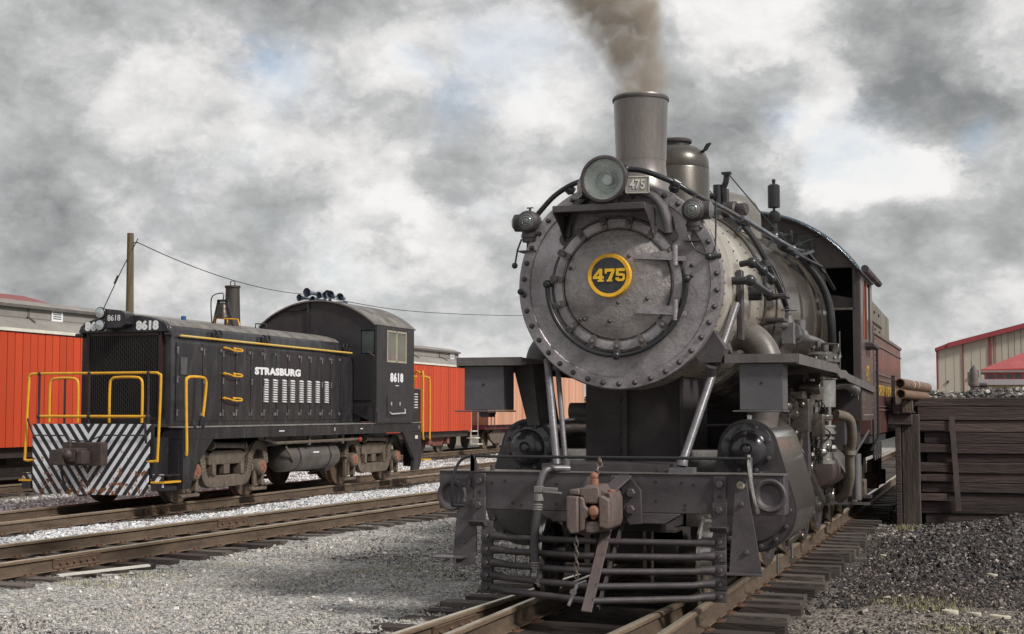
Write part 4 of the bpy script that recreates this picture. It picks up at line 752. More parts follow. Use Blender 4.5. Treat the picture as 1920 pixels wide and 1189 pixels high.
    # left foot board with folded step
    ls = MB().prism([(-1.325, 1.07), (-1.215, 1.07), (-1.215, 1.0), (-1.165, .96), (-1.15, .40), (-1.375, .40), (-1.335, .80)], 'y', -.022, -.003)
    ls.b2(-1.50, -1.23, -.20, -.01, .385, .397).prism([(-1.285, .40), (-1.15, .43), (-1.15, .33), (-1.285, .31)], 'y', -.06, -.045).b2(-1.29, -1.282, -.2, -.05, .31, .40); ls = ls.build('foot_step', beamb, P, bev=.003)
    for z in (1.02, .87, .52): piece('bolt', bolt_s, ls, (-1.27, -.022, z))
    rs = MB().prism([(1.115, 1.085), (1.205, 1.085), (1.325, .335), (1.055, .335)], 'y', -.024, -.004).prism([(-.024, .335), (-.004, .335), (-.004, .32), (-.09, .315), (-.09, .33)], 'x', 1.04, 1.335); rs = rs.build('foot_step', beamb, P, bev=.003)
    for x, z in ((1.165, .89), (1.20, .50)): piece('bolt', bolt_s, rs, (x, -.024, z))
    q = piece('bolt', MB().lathe([(.034, 0), (.034, .012), (.02, .02), (.012, .012)], (0, 0, 0), (0, -1, 0), 14).mesh('bolt', M('pale_bolt', (.42, .38, .30))), rs, (1.16, -.024, 1.045))
    # --- pilot (cowcatcher)
    pw = [(.575, -.13), (.46, -.23), (.345, -.33), (.235, -.43), (.13, -.52)]
    for sx, x in ((-1, -1.055), (1, .985)):
        ps = MB().b2(x-.052, x+.048, -.02, .012, .10, .70); ps = ps.build('pilot_post', beamb, P, bev=.003)
        for z, v in pw:
            pl_ = MB().prism([(x-.055, z-.045), (x+.051, z-.045), (x+.051, z+.045), (x-.055, z+.045)], 'y', -.038, -.021).build('bar_end_plate', beamb, ps, bev=.004); piece('bolt', bolt_s, ps, (x, -.038, z))
    for z, v in pw:
        for s in (-1, 1):
            x0 = s*1.0 if s < 0 else .935; zc = z-.01
            pts = [(x0, -.03, z), (x0-s*.08, -.06, z), (x0-s*.16, v*.16-.035, zc), (s*.5*.9, v*.55-.02, zc), (s*.03, v, zc)]
            MB().tube(pts, [.042, .034, .028, .028, .028], 10, flat=1.0).build('pilot_bar', black, P)
    MB().bar((.035, .02, .76), (.0, -.60, .04), .085, .022, (0, 1, 0)).build('pilot_nose_plate', M('nose_plate', (.13, .10, .095), (.08, .062, .06), rough=.55, rust=.1, bump=.4), P, bev=.003)
    MB().bar((.14, .10, .74), (.07, -.50, .06), .05, .02, (1, 0, 0)).build('pilot_nose_rib', black, P)
    # --- coupler
    k = .000745
    def cq(pts): return [(-.002+(x-505)*k*.86, .845-(z-595)*k) for x, z in pts]
    cp = MB().prism(cq([(265, 365), (400, 350), (460, 318), (620, 320), (690, 372), (765, 388), (800, 470), (802, 700), (780, 780), (700, 820), (560, 845), (430, 880), (300, 845), (255, 790), (250, 430)]), 'y', -.46, -.12)
    cp.b2(-.10, .12, -.14, .05, .76, .93); cp = cp.build('coupler', rustm, P, bev=.016)
    MB().prism(cq([(470, 520), (650, 520), (655, 800), (470, 800)]), 'y', -.470, -.462).build('throat', dark, cp)
    MB().prism(cq([(245, 430), (400, 435), (402, 828), (300, 850), (245, 760)]), 'y', -.60, -.462).build('guard_arm', rustm, cp, bev=.014)
    MB().prism(cq([(402, 440), (440, 440), (470, 470), (480, 540), (540, 590), (525, 650), (480, 680), (462, 800), (402, 828)]), 'y', -.575, -.462).build('knuckle', rustm, cp, bev=.018)
    MB().lathe([(.001, -.03), (.034, -.028), (.044, -.01), (.047, .03), (.047, .12)], (.050, -.555, .845), (0, 1, 0), 18, False, True).prism(cq([(530, 560), (600, 530), (640, 560), (645, 640), (590, 690), (545, 680)]), 'y', -.545, -.472).build('knuckle_nose', rust2, cp, bev=.01)
    MB().prism(cq([(655, 430), (700, 420), (800, 470), (802, 700), (775, 790), (655, 770)]), 'y', -.565, -.462).prism(cq([(270, 362), (400, 352), (410, 425), (270, 425)]), 'y', -.57, -.462).build('head_lug', rustm, cp, bev=.016)
    MB().prism(cq([(400, 352), (640, 325), (660, 372), (658, 505), (620, 515), (520, 512), (470, 520), (462, 470), (436, 436), (402, 436)]), 'y', -.55, -.462).prism(cq([(470, 700), (540, 712), (600, 705), (655, 720), (655, 812), (560, 838), (462, 830), (466, 790)]), 'y', -.54, -.462).build('coupler_face', rustm, cp, bev=.014)
    MB().cyl((.015, -.40, 1.03), (.015, -.40, 1.10), .038, n=12).sph((.015, -.40, 1.12), .036, 10).cyl((.185, -.5, 1.0), (.185, -.5, 1.02), .03, n=10).build('lock_lift', rust2, cp, bev=.004)
    MB().prism([(.14, 1.13), (.20, 1.13), (.30, 1.02), (.325, .99), (.325, .71), (.22, .70), (.17, .80)], 'y', -.045, -.003).prism([(-.28, .98), (-.20, .98), (-.04, 1.13), (-.10, 1.13)], 'y', -.05, -.003).bar((.10, -.28, .99), (.20, -.05, 1.12), .02, .12, (1, 0, 0)).bar((-.13, -.28, .98), (-.09, -.05, 1.10), .02, .08, (1, 0, 0)).build('draft_pocket', beamb, pb, bev=.005)
    for x, z in ((.24, .97), (.235, .83), (.10, 1.08)): piece('bolt', bolt, pb, (x, -.045, z), (0, 0, 0), (1.25, 1.3, 1.25))
    # chain from the lock lift and the hanging chain with its hook
    def chain(nm, pts, r, par):
        m = MB()
        for i in range(len(pts)-1):
            a, b = Vector(pts[i]), Vector(pts[i+1]); d = (b-a); u = d.normalized(); w = (Vector((1, 0, 0)) if i % 2 else Vector((0, 1, 0))); L = d.length*.62
            w = (w-u*w.dot(u)).normalized(); c = (a+b)/2
            m.tube([c+u*L*cos(t)+w*r*2.4*sin(t) for t in [2*pi*q/10 for q in range(10)]], r, 6, closed=True)
        m.build(nm, M('chain_iron', (.15, .12, .10), (.08, .065, .06), rough=.5, metal=.4, rust=.15), par)
    chain('lift_chain', [(.0+.012*sin(i), -.16-.035*i, 1.26-.036*i) for i in range(6)], .009, P)
    chain('hanging_chain', [(-.105, -.52, .64-.043*i) for i in range(9)], .0065, P)
    MB().tube(smoothpath([(-.105, -.53, .24), (-.07, -.53, .26), (-.02, -.53, .28)], 3), .010, 6).bar((-.095, -.54, .24), (-.16, -.56, .08), .025, .012, (0, 1, 0)).lathe([(.028, 0), (.028, .02)], (-.12, -.555, .19), (0, -1, 0), 10).build('chain_hook', pipel, P)
    # uncoupling rod
    rod = [(-1.345, -.08, .835), (-1.33, -.16, .86), (-1.325, -.16, 1.05), (-1.29, -.13, 1.19), (-1.20, -.12, 1.262), (-1.0, -.12, 1.264)]
    MB().tube(smoothpath(rod, 4)+[Vector((1.245, -.12, 1.268))], .0135, 8).tube([(-1.345, -.09, .835), (-1.25, -.06, .835)], .016, 8).build('uncoupling_rod', pipem, P)
    MB().tube(smoothpath([(1.245, -.12, 1.30), (1.248, -.13, 1.2), (1.27, -.14, 1.05), (1.30, -.14, .90), (1.315, -.12, .83)], 4), [.014]*2+[.017]*15, 8, flat=1.0).build('rod_handle', chrome, P)
    MB().prism([(-1.17, 1.13), (-1.10, 1.13), (-1.115, 1.20), (-1.15, 1.28), (-1.17, 1.28)], 'y', -.14, -.10).prism([(-.14, 1.137), (.14, 1.137), (.14, 1.15), (-.10, 1.15), (-.10, 1.28), (-.14, 1.28)], 'x', -1.165, -1.13).lathe([(.022, 0), (.022, .05)], (-1.03, .05, 1.137), (0, 0, 1), 8).b2(1.235, 1.26, -.14, -.03, 1.12, 1.28).build('rod_bracket', black, P)
    # air hose
    hs = MB().tube(smoothpath([(-.33, .05, 1.16), (-.42, -.02, 1.165), (-.495, -.10, 1.15), (-.53, -.14, 1.06), (-.54, -.15, .99)], 4), .030, 10).cyl((-.37, .1, 1.16), (-.37, .1, 1.24), .028, n=8)
    hs = hs.build('air_hose', bracem, P)
    MB().b2(-.575, -.505, -.19, -.12, .965, 1.02).bar((-.53, -.17, 1.0), (-.37, -.17, .992), .02, .03).bar((-.5, -.18, .975), (-.33, -.18, .962), .012, .02).build('angle_cock', M('cock_grey', (.25, .235, .23), (.13, .12, .12), rough=.45), hs, bev=.005)
    MB().tube(smoothpath([(-.54, -.15, .94), (-.55, -.17, .8), (-.565, -.19, .62), (-.56, -.21, .45), (-.545, -.22, .34)], 5), .036, 12).build('rubber_hose', M('hose_rubber', (.06, .055, .06), (.04, .036, .04), rough=.45, speck=.3), hs)
    cl = MB()
    for z, x, y in ((.86, -.547, -.162), (.84, -.549, -.164), (.82, -.55, -.168), (.375, -.549, -.219), (.355, -.547, -.22), (.335, -.546, -.22)): cl.lathe([(.036, -.007), (.043, -.004), (.043, .004), (.036, .007)], (x, y, z), (0, .1, 1), 14, False, False)
    cl.lathe([(.044, -.03), (.044, .03)], (-.54, -.155, .925), (0, 0, 1), 12).build('hose_clamp', M('clamp_grey', (.28, .26, .25)), hs)
    MB().bar((-.545, -.22, .33), (-.515, -.235, .21), .045, .05).lathe([(.034, 0), (.034, .05)], (-.575, -.235, .27), (1, 0, 0), 12).sph((-.51, -.235, .2), .028, 8).build('glad_hand', pipel, hs)
    # --- wheels: pilot truck, drivers, rods, frame
    def wheel(x, y, r, nsp, nm, sg):
        w = MB().lathe([(r-.07, -.065), (r-.001, -.065), (r, -.06), (r+.002, .03), (r+.028, .045), (r+.028, .06), (r+.01, .07), (r-.07, .07), (r-.07, -.065)], (x, y, r), (-sg, 0, 0), 48, False, False).build(nm, chrome, P)
        d = MB().lathe([(r-.13, -.045), (r-.071, -.05), (r-.071, .05), (r-.13, .045), (r-.13, -.045)], (x, y, r), (-sg, 0, 0), 40, False, False).cyl((x+sg*.09, y, r), (x-sg*.07, y, r), r*.2, n=20)
        for q in range(nsp): a = 2*pi*q/nsp+.1; d.bar((x, y+r*.15*cos(a), r+r*.15*sin(a)), (x, y+(r-.11)*cos(a), r+(r-.11)*sin(a)), .05, .045, (1, 0, 0))
        d.build('wheel_centre', black, w); return w
    for sg in (-1, 1):
        for y in (.78, 2.75): wheel(sg*.755, y, .355, 9, 'pilot_wheel', sg)
        for y in (3.75, 5.25, 6.75, 8.25): wheel(sg*.765, y, .71, 14, 'driving_wheel', sg)
        rd = MB().bar((sg*.99, 3.75, .48), (sg*.99, 8.25, .48), .06, .13)
        for y in (3.75, 5.25, 6.75, 8.25): rd.cyl((sg*.94, y, .48), (sg*1.05, y, .48), .12, n=16)
        rd.bar((sg*1.09, 2.9, .80), (sg*1.09, 5.25, .50), .06, .12).cyl((sg*1.06, 5.25, .48), (sg*1.15, 5.25, .48), .13, n=16).build('side_rod', chrome, P, bev=.008)
    for y in (.78, 2.75): MB().cyl((-.75, y, .355), (.75, y, .355), .075, n=14).build('axle', oilst, P)
    MB().b2(-.42, .42, .3, 9.0, .62, 1.12).b2(-.62, .62, 2.6, 9.0, .9, 1.5).b2(-.80, .80, 6.0, 9.2, .9, 2.0).b2(-.5, .5, .5, 3.0, .34, .60).build('main_frame', dark, P)
    fc = MB().bar((-.28, .45, .30), (-.28, .45, .8), .05, .02).bar((.25, .4, .30), (.25, .4, .75), .03, .03).bar((-.5, .6, .50), (.5, .6, .50), .04, .05).cyl((-.1, .5, .2), (-.1, .5, .7), .02).cyl((.31, .42, .15), (.31, .42, .72), .014).b2(-.45, -.25, .5, .8, .45, .62).b2(.3, .5, .5, .8, .50, .62); fc.build('truck_frame', oilst, P)
    # --- valve gear, crosshead and pumps behind the right cylinder
    for sg in (1, -1):
        gg = MB().b2(min(sg*1.0, sg*1.14), max(sg*1.0, sg*1.14), 2.55, 3.9, .96, 1.03).b2(min(sg*1.0, sg*1.14), max(sg*1.0, sg*1.14), 2.55, 3.9, .52, .58).cyl((sg*1.08, 2.5, .775), (sg*1.08, 3.3, .775), .045, n=12)
        gg.build('crosshead_guide', chrome, P, bev=.006)
        MB().b2(min(sg*1.02, sg*1.19), max(sg*1.02, sg*1.19), 2.85, 3.2, .58, .96).bar((sg*1.2, 3.0, .75), (sg*1.2, 3.05, .35), .05, .09).bar((sg*1.21, 3.05, .38), (sg*1.18, 2.55, .35), .04, .06).cyl((sg*1.14, 3.0, .77), (sg*1.26, 3.0, .77), .07, n=14).cyl((sg*1.19, 3.06, .38), (sg*1.28, 3.06, .38), .04, n=10).build('crosshead', oilst, P, bev=.008)
        lk = MB().bar((sg*1.20, 3.02, .42), (sg*1.22, 3.55, 1.42), .045, .08).bar((sg*1.22, 3.55, 1.42), (sg*1.13, 2.7, 1.36), .05, .07).bar((sg*1.24, 3.7, 1.62), (sg*1.24, 3.75, 1.0), .05, .13).bar((sg*1.24, 3.75, 1.05), (sg*1.24, 5.2, .62), .05, .08).cyl((sg*1.1, 3.7, 1.55), (sg*1.3, 3.7, 1.55), .08, n=14).cyl((sg*1.1, 3.75, 1.05), (sg*1.3, 3.75, 1.05), .06, n=14).bar((sg*1.16, 2.6, 1.31), (sg*1.16, 3.4, 1.31), .05, .06)
        lk.build('valve_gear_link', chrome, P, bev=.006)
        MB().b2(min(sg*1.0, sg*1.30), max(sg*1.0, sg*1.30), 3.42, 3.58, .95, 1.62).cyl((sg*1.0, 3.5, 1.65), (sg*1.33, 3.5, 1.65), .10, n=14).b2(min(sg*.9, sg*1.2), max(sg*.9, sg*1.2), 3.9, 4.0, .6, 2.05).build('guide_yoke', black, P, bev=.01)
        for q in range(3): piece('bolt', bolt, P, (sg*1.22, 3.41, 1.05+.17*q), (0, 0, 0), (1.2, 1.2, 1.2))
    fz = MB().cyl((1.05, 2.6, 1.31), (1.05, 3.0, 1.31), .12, n=14).cyl((1.05, 2.66, 1.31), (1.05, 2.74, 1.31), .16, n=16).cyl((1.12, 2.9, 1.70), (1.12, 3.2, 1.70), .13, n=14).sph((1.14, 2.86, 1.70), .075, 10).cyl((1.2, 2.8, 1.0), (1.2, 3.05, 1.0), .05, n=10).cyl((.95, 2.7, 1.55), (1.2, 2.7, 1.55), .05, n=10)
    for q in range(6): a = q*pi/3; fz.hexb((1.12+.10*cos(a), 2.9, 1.70+.10*sin(a)), (0, -1, 0), .016, .02)
    fz.build('valve_rod_gland', oilst, P)
    ap = MB().lathe([(.001, 0), (.15, 0), (.165, .02), (.165, .16), (.19, .165), (.19, .19), (.17, .195), (.17, .25), (.12, .28), (.001, .29)], (1.33, 4.55, 2.04), (0, 0, 1), 32)
    ap.cyl((1.28, 4.55, 2.33), (1.28, 4.55, 2.44), .03, n=10).cyl((1.36, 4.5, 2.33), (1.36, 4.5, 2.40), .045, n=10).cyl((1.45, 4.5, 2.28), (1.50, 4.5, 2.38), .035, n=10).cyl((1.52, 4.55, 2.1), (1.52, 4.55, 2.55), .008, n=6).tube([(1.20, 4.6, 2.36), (1.3, 4.7, 2.42), (1.5, 4.6, 2.40), (1.52, 4.55, 2.25)], .018, 8)
    for q in range(10): a = q*pi/5; ap.hexb((1.33+.18*cos(a), 4.55+.18*sin(a), 2.23), (0, 0, 1), .018, .03)
    ap = ap.build('air_compressor', M('pump_grey', (.17, .16, .15), (.09, .085, .08), rough=.38, metal=.4, dust=.4, dc=(.3, .28, .25)), P); ap['label'] = 'cross compound air pump with cylinders above and below the running board'
    am = MB().lathe([(.14, .0), (.14, .30), (.16, .31), (.16, .34), (.14, .35)], (1.33, 4.55, 1.70), (0, 0, 1), 28).cyl((1.26, 4.5, 1.3), (1.26, 4.5, 1.7), .022, n=8).cyl((1.40, 4.5, 1.3), (1.40, 4.5, 1.7), .022, n=8).lathe([(.15, 0), (.15, .03), (.13, .035), (.13, .07), (.15, .075), (.15, .10)], (1.33, 4.5, 1.40), (0, 0, 1), 24).lathe([(.15, 0), (.15, .04), (.10, .05), (.10, .26), (.13, .27), (.13, .30)], (1.33, 4.5, 1.07), (0, 0, 1), 24).sph((1.33, 4.36, 1.20), .06, 10).sph((1.44, 4.4, 1.24), .05, 8).sph((1.22, 4.38, 1.16), .045, 8)
    am.build('pump_cylinder', chrome, ap)
    cp2 = MB().b2(1.12, 1.34, 3.1, 3.35, 1.44, 1.78).b2(1.16, 1.30, 3.0, 3.3, 1.78, 1.86).cyl((1.2, 3.08, 1.62), (1.2, 2.98, 1.62), .05, n=12).sph((1.28, 3.07, 1.72), .035, 8).cyl((1.30, 3.6, 1.72), (1.30, 3.6, 2.0), .05, n=12).lathe([(.04, 0), (.09, .02), (.09, .16), (.05, .2)], (1.33, 3.75, 1.75), (0, 0, 1), 16).cyl((1.2, 3.5, 1.9), (1.42, 3.5, 1.9), .07, n=14).lathe([(.05, 0), (.095, .01), (.095, .06), (.05, .07)], (1.41, 3.85, 1.55), (0, 0, 1), 14).b2(1.32, 1.44, 3.5, 3.7, 1.38, 1.62)
    cp2.build('lubricator', oilst, P, bev=.006)
    lp = MB(); rr = random.Random(5)
    for q in range(16):
        y0 = 2.9+rr.random()*1.6; x0 = 1.05+rr.random()*.35; z0 = 1.25+rr.random()*.75
        lp.tube(smoothpath([(x0, y0, z0), (x0+rr.uniform(-.05, .1), y0+rr.uniform(0, .3), z0-rr.uniform(.05, .2)), (x0+rr.uniform(-.1, .1), y0+rr.uniform(.1, .6), z0-rr.uniform(.2, .6))], 4), rr.choice((.008, .012, .016, .02)), 6)
        lp.sph((x0, y0, z0), rr.uniform(.02, .04), 8)
    lp.build('oil_lines', chrome, P, kind='stuff')
    ring = [(1.30+.055*cos(t), 4.0, 1.72+.10*sin(t)) for t in [2*pi*i/16 for i in range(16)]]; MB().tube(ring, .008, 6, closed=True).build('pipe_loop', chrome, P)
    MB().tube(smoothpath([(1.45, 4.7, 1.62), (1.58, 4.9, 1.56), (1.60, 5.0, 1.35), (1.56, 5.1, 1.15), (1.55, 5.2, .90), (1.50, 5.3, .72), (1.40, 5.4, .62)], 5), .055, 12).lathe([(.07, 0), (.07, .12)], (1.56, 5.08, 1.15), (0, 0, 1), 12).build('drain_hose', M('lagged_hose', (.19, .16, .125), (.11, .09, .07), rough=.8, bump=.8), P)
    MB().tube(smoothpath([(1.25, 4.9, 1.93), (1.36, 5.2, 1.95), (1.47, 5.6, 1.97), (1.52, 6.0, 1.93), (1.52, 6.4, 1.90)], 5), .055, 12).lathe([(.065, 0), (.065, .22)], (1.52, 6.2, 1.91), (0, 1, 0), 12).cyl((1.50, 6.1, 1.84), (1.50, 6.1, 2.05), .012, n=6).cyl((1.55, 6.4, 1.8), (1.55, 6.4, 2.05), .012, n=6).build('exhaust_pipe', pipel, P)
    MB().lathe([(.001, -.45), (.20, -.42), (.24, -.36), (.24, .9), (.20, .96), (.001, 1.0)], (1.18, 5.4, .98), (0, 1, 0), 28, False, False).build('air_reservoir', M('reservoir', (.085, .06, .055), (.05, .04, .038), rough=.5), P)
    MB().cyl((1.50, 6.6, .55), (1.50, 6.6, 1.12), .06, n=12).bar((1.18, 6.6, .50), (1.66, 6.6, .50), .05, .03).bar((1.3, 5.2, 1.25), (1.48, 5.7, .85), .05, .04).bar((1.58, 7.6, 1.4), (1.40, 6.8, 1.0), .02, .02).build('cab_pipe', pipel, P)
    MB().prism([(6.9, 1.15), (7.9, 1.15), (7.9, .45), (7.6, .42), (7.4, .55), (7.2, .55), (6.9, .95)], 'x', 1.30, 1.36).b2(1.2, 1.34, 6.8, 9.1, 1.15, 1.52).build('ash_pan_side', black, P)
    # --- cab
    zc0 = 2.44; Rr = 1.86
    roofp = [(Rr*sin(t), zc0+Rr*cos(t)) for t in [-.965+1.93*i/28 for i in range(29)]]
    fw = [(-1.52, 1.55)]+[(x, z) for x, z in [(Rr*.985*sin(t), zc0+Rr*.985*cos(t)) for t in [-.96+1.92*i/24 for i in range(25)]]]+[(1.52, 1.55)]
    # front wall built in panels round its window openings
    cw = MB(); top = lambda x: zc0+sqrt((Rr*.985)**2-x*x)
    def wall(x0, x1, z0, z1=None, y=(7.2, 7.24)):
        if z1 is None:
            n = max(2, int((x1-x0)/.1)); pts = [(x0, z0), (x1, z0)]+[(x1-(x1-x0)*i/n, top(x1-(x1-x0)*i/n)) for i in range(n+1)]
            cw.prism(pts, 'y', *y)
        else: cw.prism([(x0, z0), (x1, z0), (x1, z1), (x0, z1)], 'y', *y)
    for s in (-1, 1):
        a, b = (1.09, 1.43)
        xs = sorted((s*a, s*b)); wall(min(s*b, s*1.52), max(s*b, s*1.52), 1.55); wall(xs[0], xs[1], 3.53); wall(xs[0], xs[1], 1.55, 2.05)
        cw.prism([(xs[0]+.004, 3.02), (xs[1]-.004, 3.02), (xs[1]-.004, 3.2-.06), (xs[0]+.004, 3.2)] if s > 0 else [(xs[0]+.004, 3.02), (xs[1]-.004, 3.02), (xs[1]-.004, 3.2), (xs[0]+.004, 3.14)], 'y', 7.40, 7.41)
        xa, xb = sorted((s*.66, s*.90)); wall(min(s*.90, s*1.09), max(s*.9, s*1.09), 1.55); wall(xa, xb, 4.0); wall(xa, xb, 1.55, 3.72); wall(min(0, s*.66), max(0, s*.66), 1.55)
    cab = cw.build('cab', cabm, P)
    cab['label'] = 'dark arched cab behind the boiler'
    MB().prism([(x, z) for x, z in roofp]+[(x*.985, zc0+(z-zc0)*.985) for x, z in reversed(roofp)], 'y', 7.05, 9.5).build('roof', M('cab_roof_black', (.05, .048, .05), (.03, .03, .032), rough=.35), cab)
    MB().tube([(Rr*1.002*sin(t), 7.03, zc0+Rr*1.002*cos(t)) for t in [-.965+1.93*i/28 for i in range(29)]], .02, 6).build('roof_edge', M('edge_blue_grey', (.16, .2, .25), (.1, .13, .17), rough=.3, metal=.5), cab)
    for s in (-1, 1):
        sw = MB(); x0, x1 = sorted((s*1.50, s*1.53))
        sw.b2(x0, x1, 7.24, 7.62, 1.53, 3.50).b2(x0, x1, 8.75, 9.1, 1.53, 3.50).b2(x0, x1, 7.62, 8.75, 1.53, 2.62).b2(x0, x1, 7.62, 8.75, 3.42, 3.5)
        w = sw.build('side_wall', cabside, cab)
        MB().b2(*sorted((s*1.49, s*1.535)), 7.62, 7.75, 2.62, 3.42).b2(*sorted((s*1.49, s*1.535)), 8.1, 8.2, 2.62, 3.42).build('side_window', redwood, cab)
        MB().b2(*sorted((s*1.51, s*1.515)), 7.75, 8.75, 2.62, 3.42).build('window_pane', wingl, cab)
        MB().b2(*sorted((s*1.5, s*1.66)), 7.85, 8.6, 2.50, 2.58).build('arm_rest', black, cab, bev=.02)
        MB().tube([(s*1.60, 7.1, 3.50), (s*1.60, 9.5, 3.50)], .05, 8).build('rain_gutter', black, cab)
        rv = MB()
        for z in [1.6+.1*i for i in range(9)]:
            for y in (7.3, 7.55, 8.95): rv.sph((s*1.531, y, z), .012, 6)
        for y in [7.3+.08*i for i in range(22)]: rv.sph((s*1.531, y, 1.60), .012, 6)
        rv.build('rivet_rows', M('pale_rivets', (.24, .2, .17)), cab, kind='stuff')
        MB().tube([(s*1.56, 8.95, 2.55), (s*1.60, 8.95, 2.57), (s*1.60, 8.95, 1.3), (s*1.5, 8.9, 1.1)], .018, 8).build('grab_rail', pipem, cab)
    text('cab_number', '475', .30, (1.5335, 8.15, 2.15), SIDE, gold, cab, .001, .004)
    MB().b2(-1.46, 1.46, 9.0, 9.05, 1.6, 3.10).prism([(-1.45, 3.2), (1.45, 3.16)]+[(1.80*sin(t), zc0+1.80*cos(t)) for t in [.9-1.8*i/16 for i in range(17)]], 'y', 9.0, 9.05).build('back_wall', cabm, cab)
    wf = MB()
    for s in (-1, 1):
        for a, b, c, d in ((1.06, 3.56, 1.46, 3.56), (1.46, 3.56, 1.46, 3.0), (1.06, 3.56, 1.06, 2.0), (.63, 3.70, .93, 3.70), (.93, 3.70, .93, 4.02), (.93, 4.02, .63, 4.02), (.63, 4.02, .63, 3.70), (.30, 3.70, .55, 3.70), (.3, 4.02, .55, 4.02)): wf.bar((s*a, 7.195, b), (s*c, 7.195, d), .03, .025, (0, 1, 0))
    wf.build('window_frame', cabm, cab)
    for s in (-1, 1): MB().b2(*sorted((s*.66, s*.90)), 7.215, 7.22, 3.72, 4.0).build('window_pane', wingl, cab)
loco()

# ---------------------------------------------------------------- tender
def tender():
    T = E_('tender', (LX, 11.774+9.7, 0), 'maroon and grey riveted tender with yellow lettering coupled behind the steam locomotive', 'tender')
    L = 7.2
    MB().b2(-1.45, 1.45, 0, L, 1.30, 2.86).build('tank', maroon, T, bev=.01)
    MB().prism([(0, 2.862), (4.9, 2.862), (4.8, 3.30), (.05, 3.38)], 'x', -1.40, 1.40).build('coal_bunker', tgrey, T, bev=.01)
    MB().b2(-1.3, 1.3, 4.0, 4.5, 3.31, 3.42).build('hatch', black, T)
    tr = MB().b2(1.45, 1.475, 0, L, 2.82, 2.87).b2(1.452, 1.47, .1, L, 2.66, 2.685).b2(1.452, 1.47, .9, L, 2.22, 2.245).b2(1.452, 1.47, .9, L, 2.13, 2.15).b2(1.452, 1.47, 1.2, L, 1.66, 1.68).b2(1.452, 1.47, 1.2, L, 1.72, 1.735).b2(1.452, 1.465, .55, .6, 1.3, 2.82)
    tr.build('body_molding', M('molding', (.19, .13, .11), (.12, .09, .08), rough=.4), T)
    rv = MB()
    for y in (.1, .45, .9):
        for k in range(18): rv.sph((1.452, y, 1.36+.082*k), .012, 6)
    for k in range(9): rv.sph((1.402, .35+.3*k, 3.02+.0*k), .028, 6)
    for k in range(3): rv.sph((1.402, .5+.9*k, 3.2), .028, 6); rv.sph((1.402, .6+.9*k, 2.93), .028, 6)
    rv.build('rivet_rows', M('dark_rivets', (.05, .04, .038)), T, kind='stuff')
    text('road_name', 'NORFOLK AND WESTERN', .24, (1.4525, 3.4, 1.97), SIDE, gold, T, .001, .006, 1.45, 1.1)
    MB().b2(-1.42, 1.42, -.05, L+.1, 1.18, 1.295).b2(-.9, .9, 0, L, .8, 1.18).build('underframe', dark, T)
    st = MB()
    for k in range(4): st.tube([(1.45, .3+k*.38, 1.18), (1.45, .3+k*.38, .98), (1.45, .38+k*.38, .93), (1.45, .50+k*.38, .93), (1.45, .58+k*.38, .98), (1.45, .58+k*.38, 1.18)], .016, 6)
    st.build('brake_hangers', black, T, kind='stuff')
    for y in (1.3, 5.6):
        tk = MB().b2(1.0, 1.1, y-1.1, y+1.1, .55, .78).b2(1.02, 1.14, y-.3, y+.3, .3, .8).b2(-1.1, -1.0, y-1.1, y+1.1, .55, .78).build('truck_frame', truckm, T, bev=.02)
        for dy in (-.85, .85):
            for s in (-1, 1): MB().lathe([(.43, 0), (.42, .1), (.45, .11), (.45, .13), (.1, .13)], (s*.80, y+dy, .43), (-s, 0, 0), 32).build('wheel', oilst, T)
            MB().b2(.95, 1.18, y+dy-.14, y+dy+.14, .28, .56).build('journal_box', truckm, T, bev=.02)
    MB().tube([(1.5, -.25, 2.9), (1.5, -.25, 1.1)], .02, 8).b2(-1.3, 1.3, -.6, 0, 1.2, 1.28).b2(1.2, 1.45, -.35, -.05, .4, .44).b2(1.2, 1.22, -.35, -.05, .44, 1.2).build('gangway', black, T)
tender()

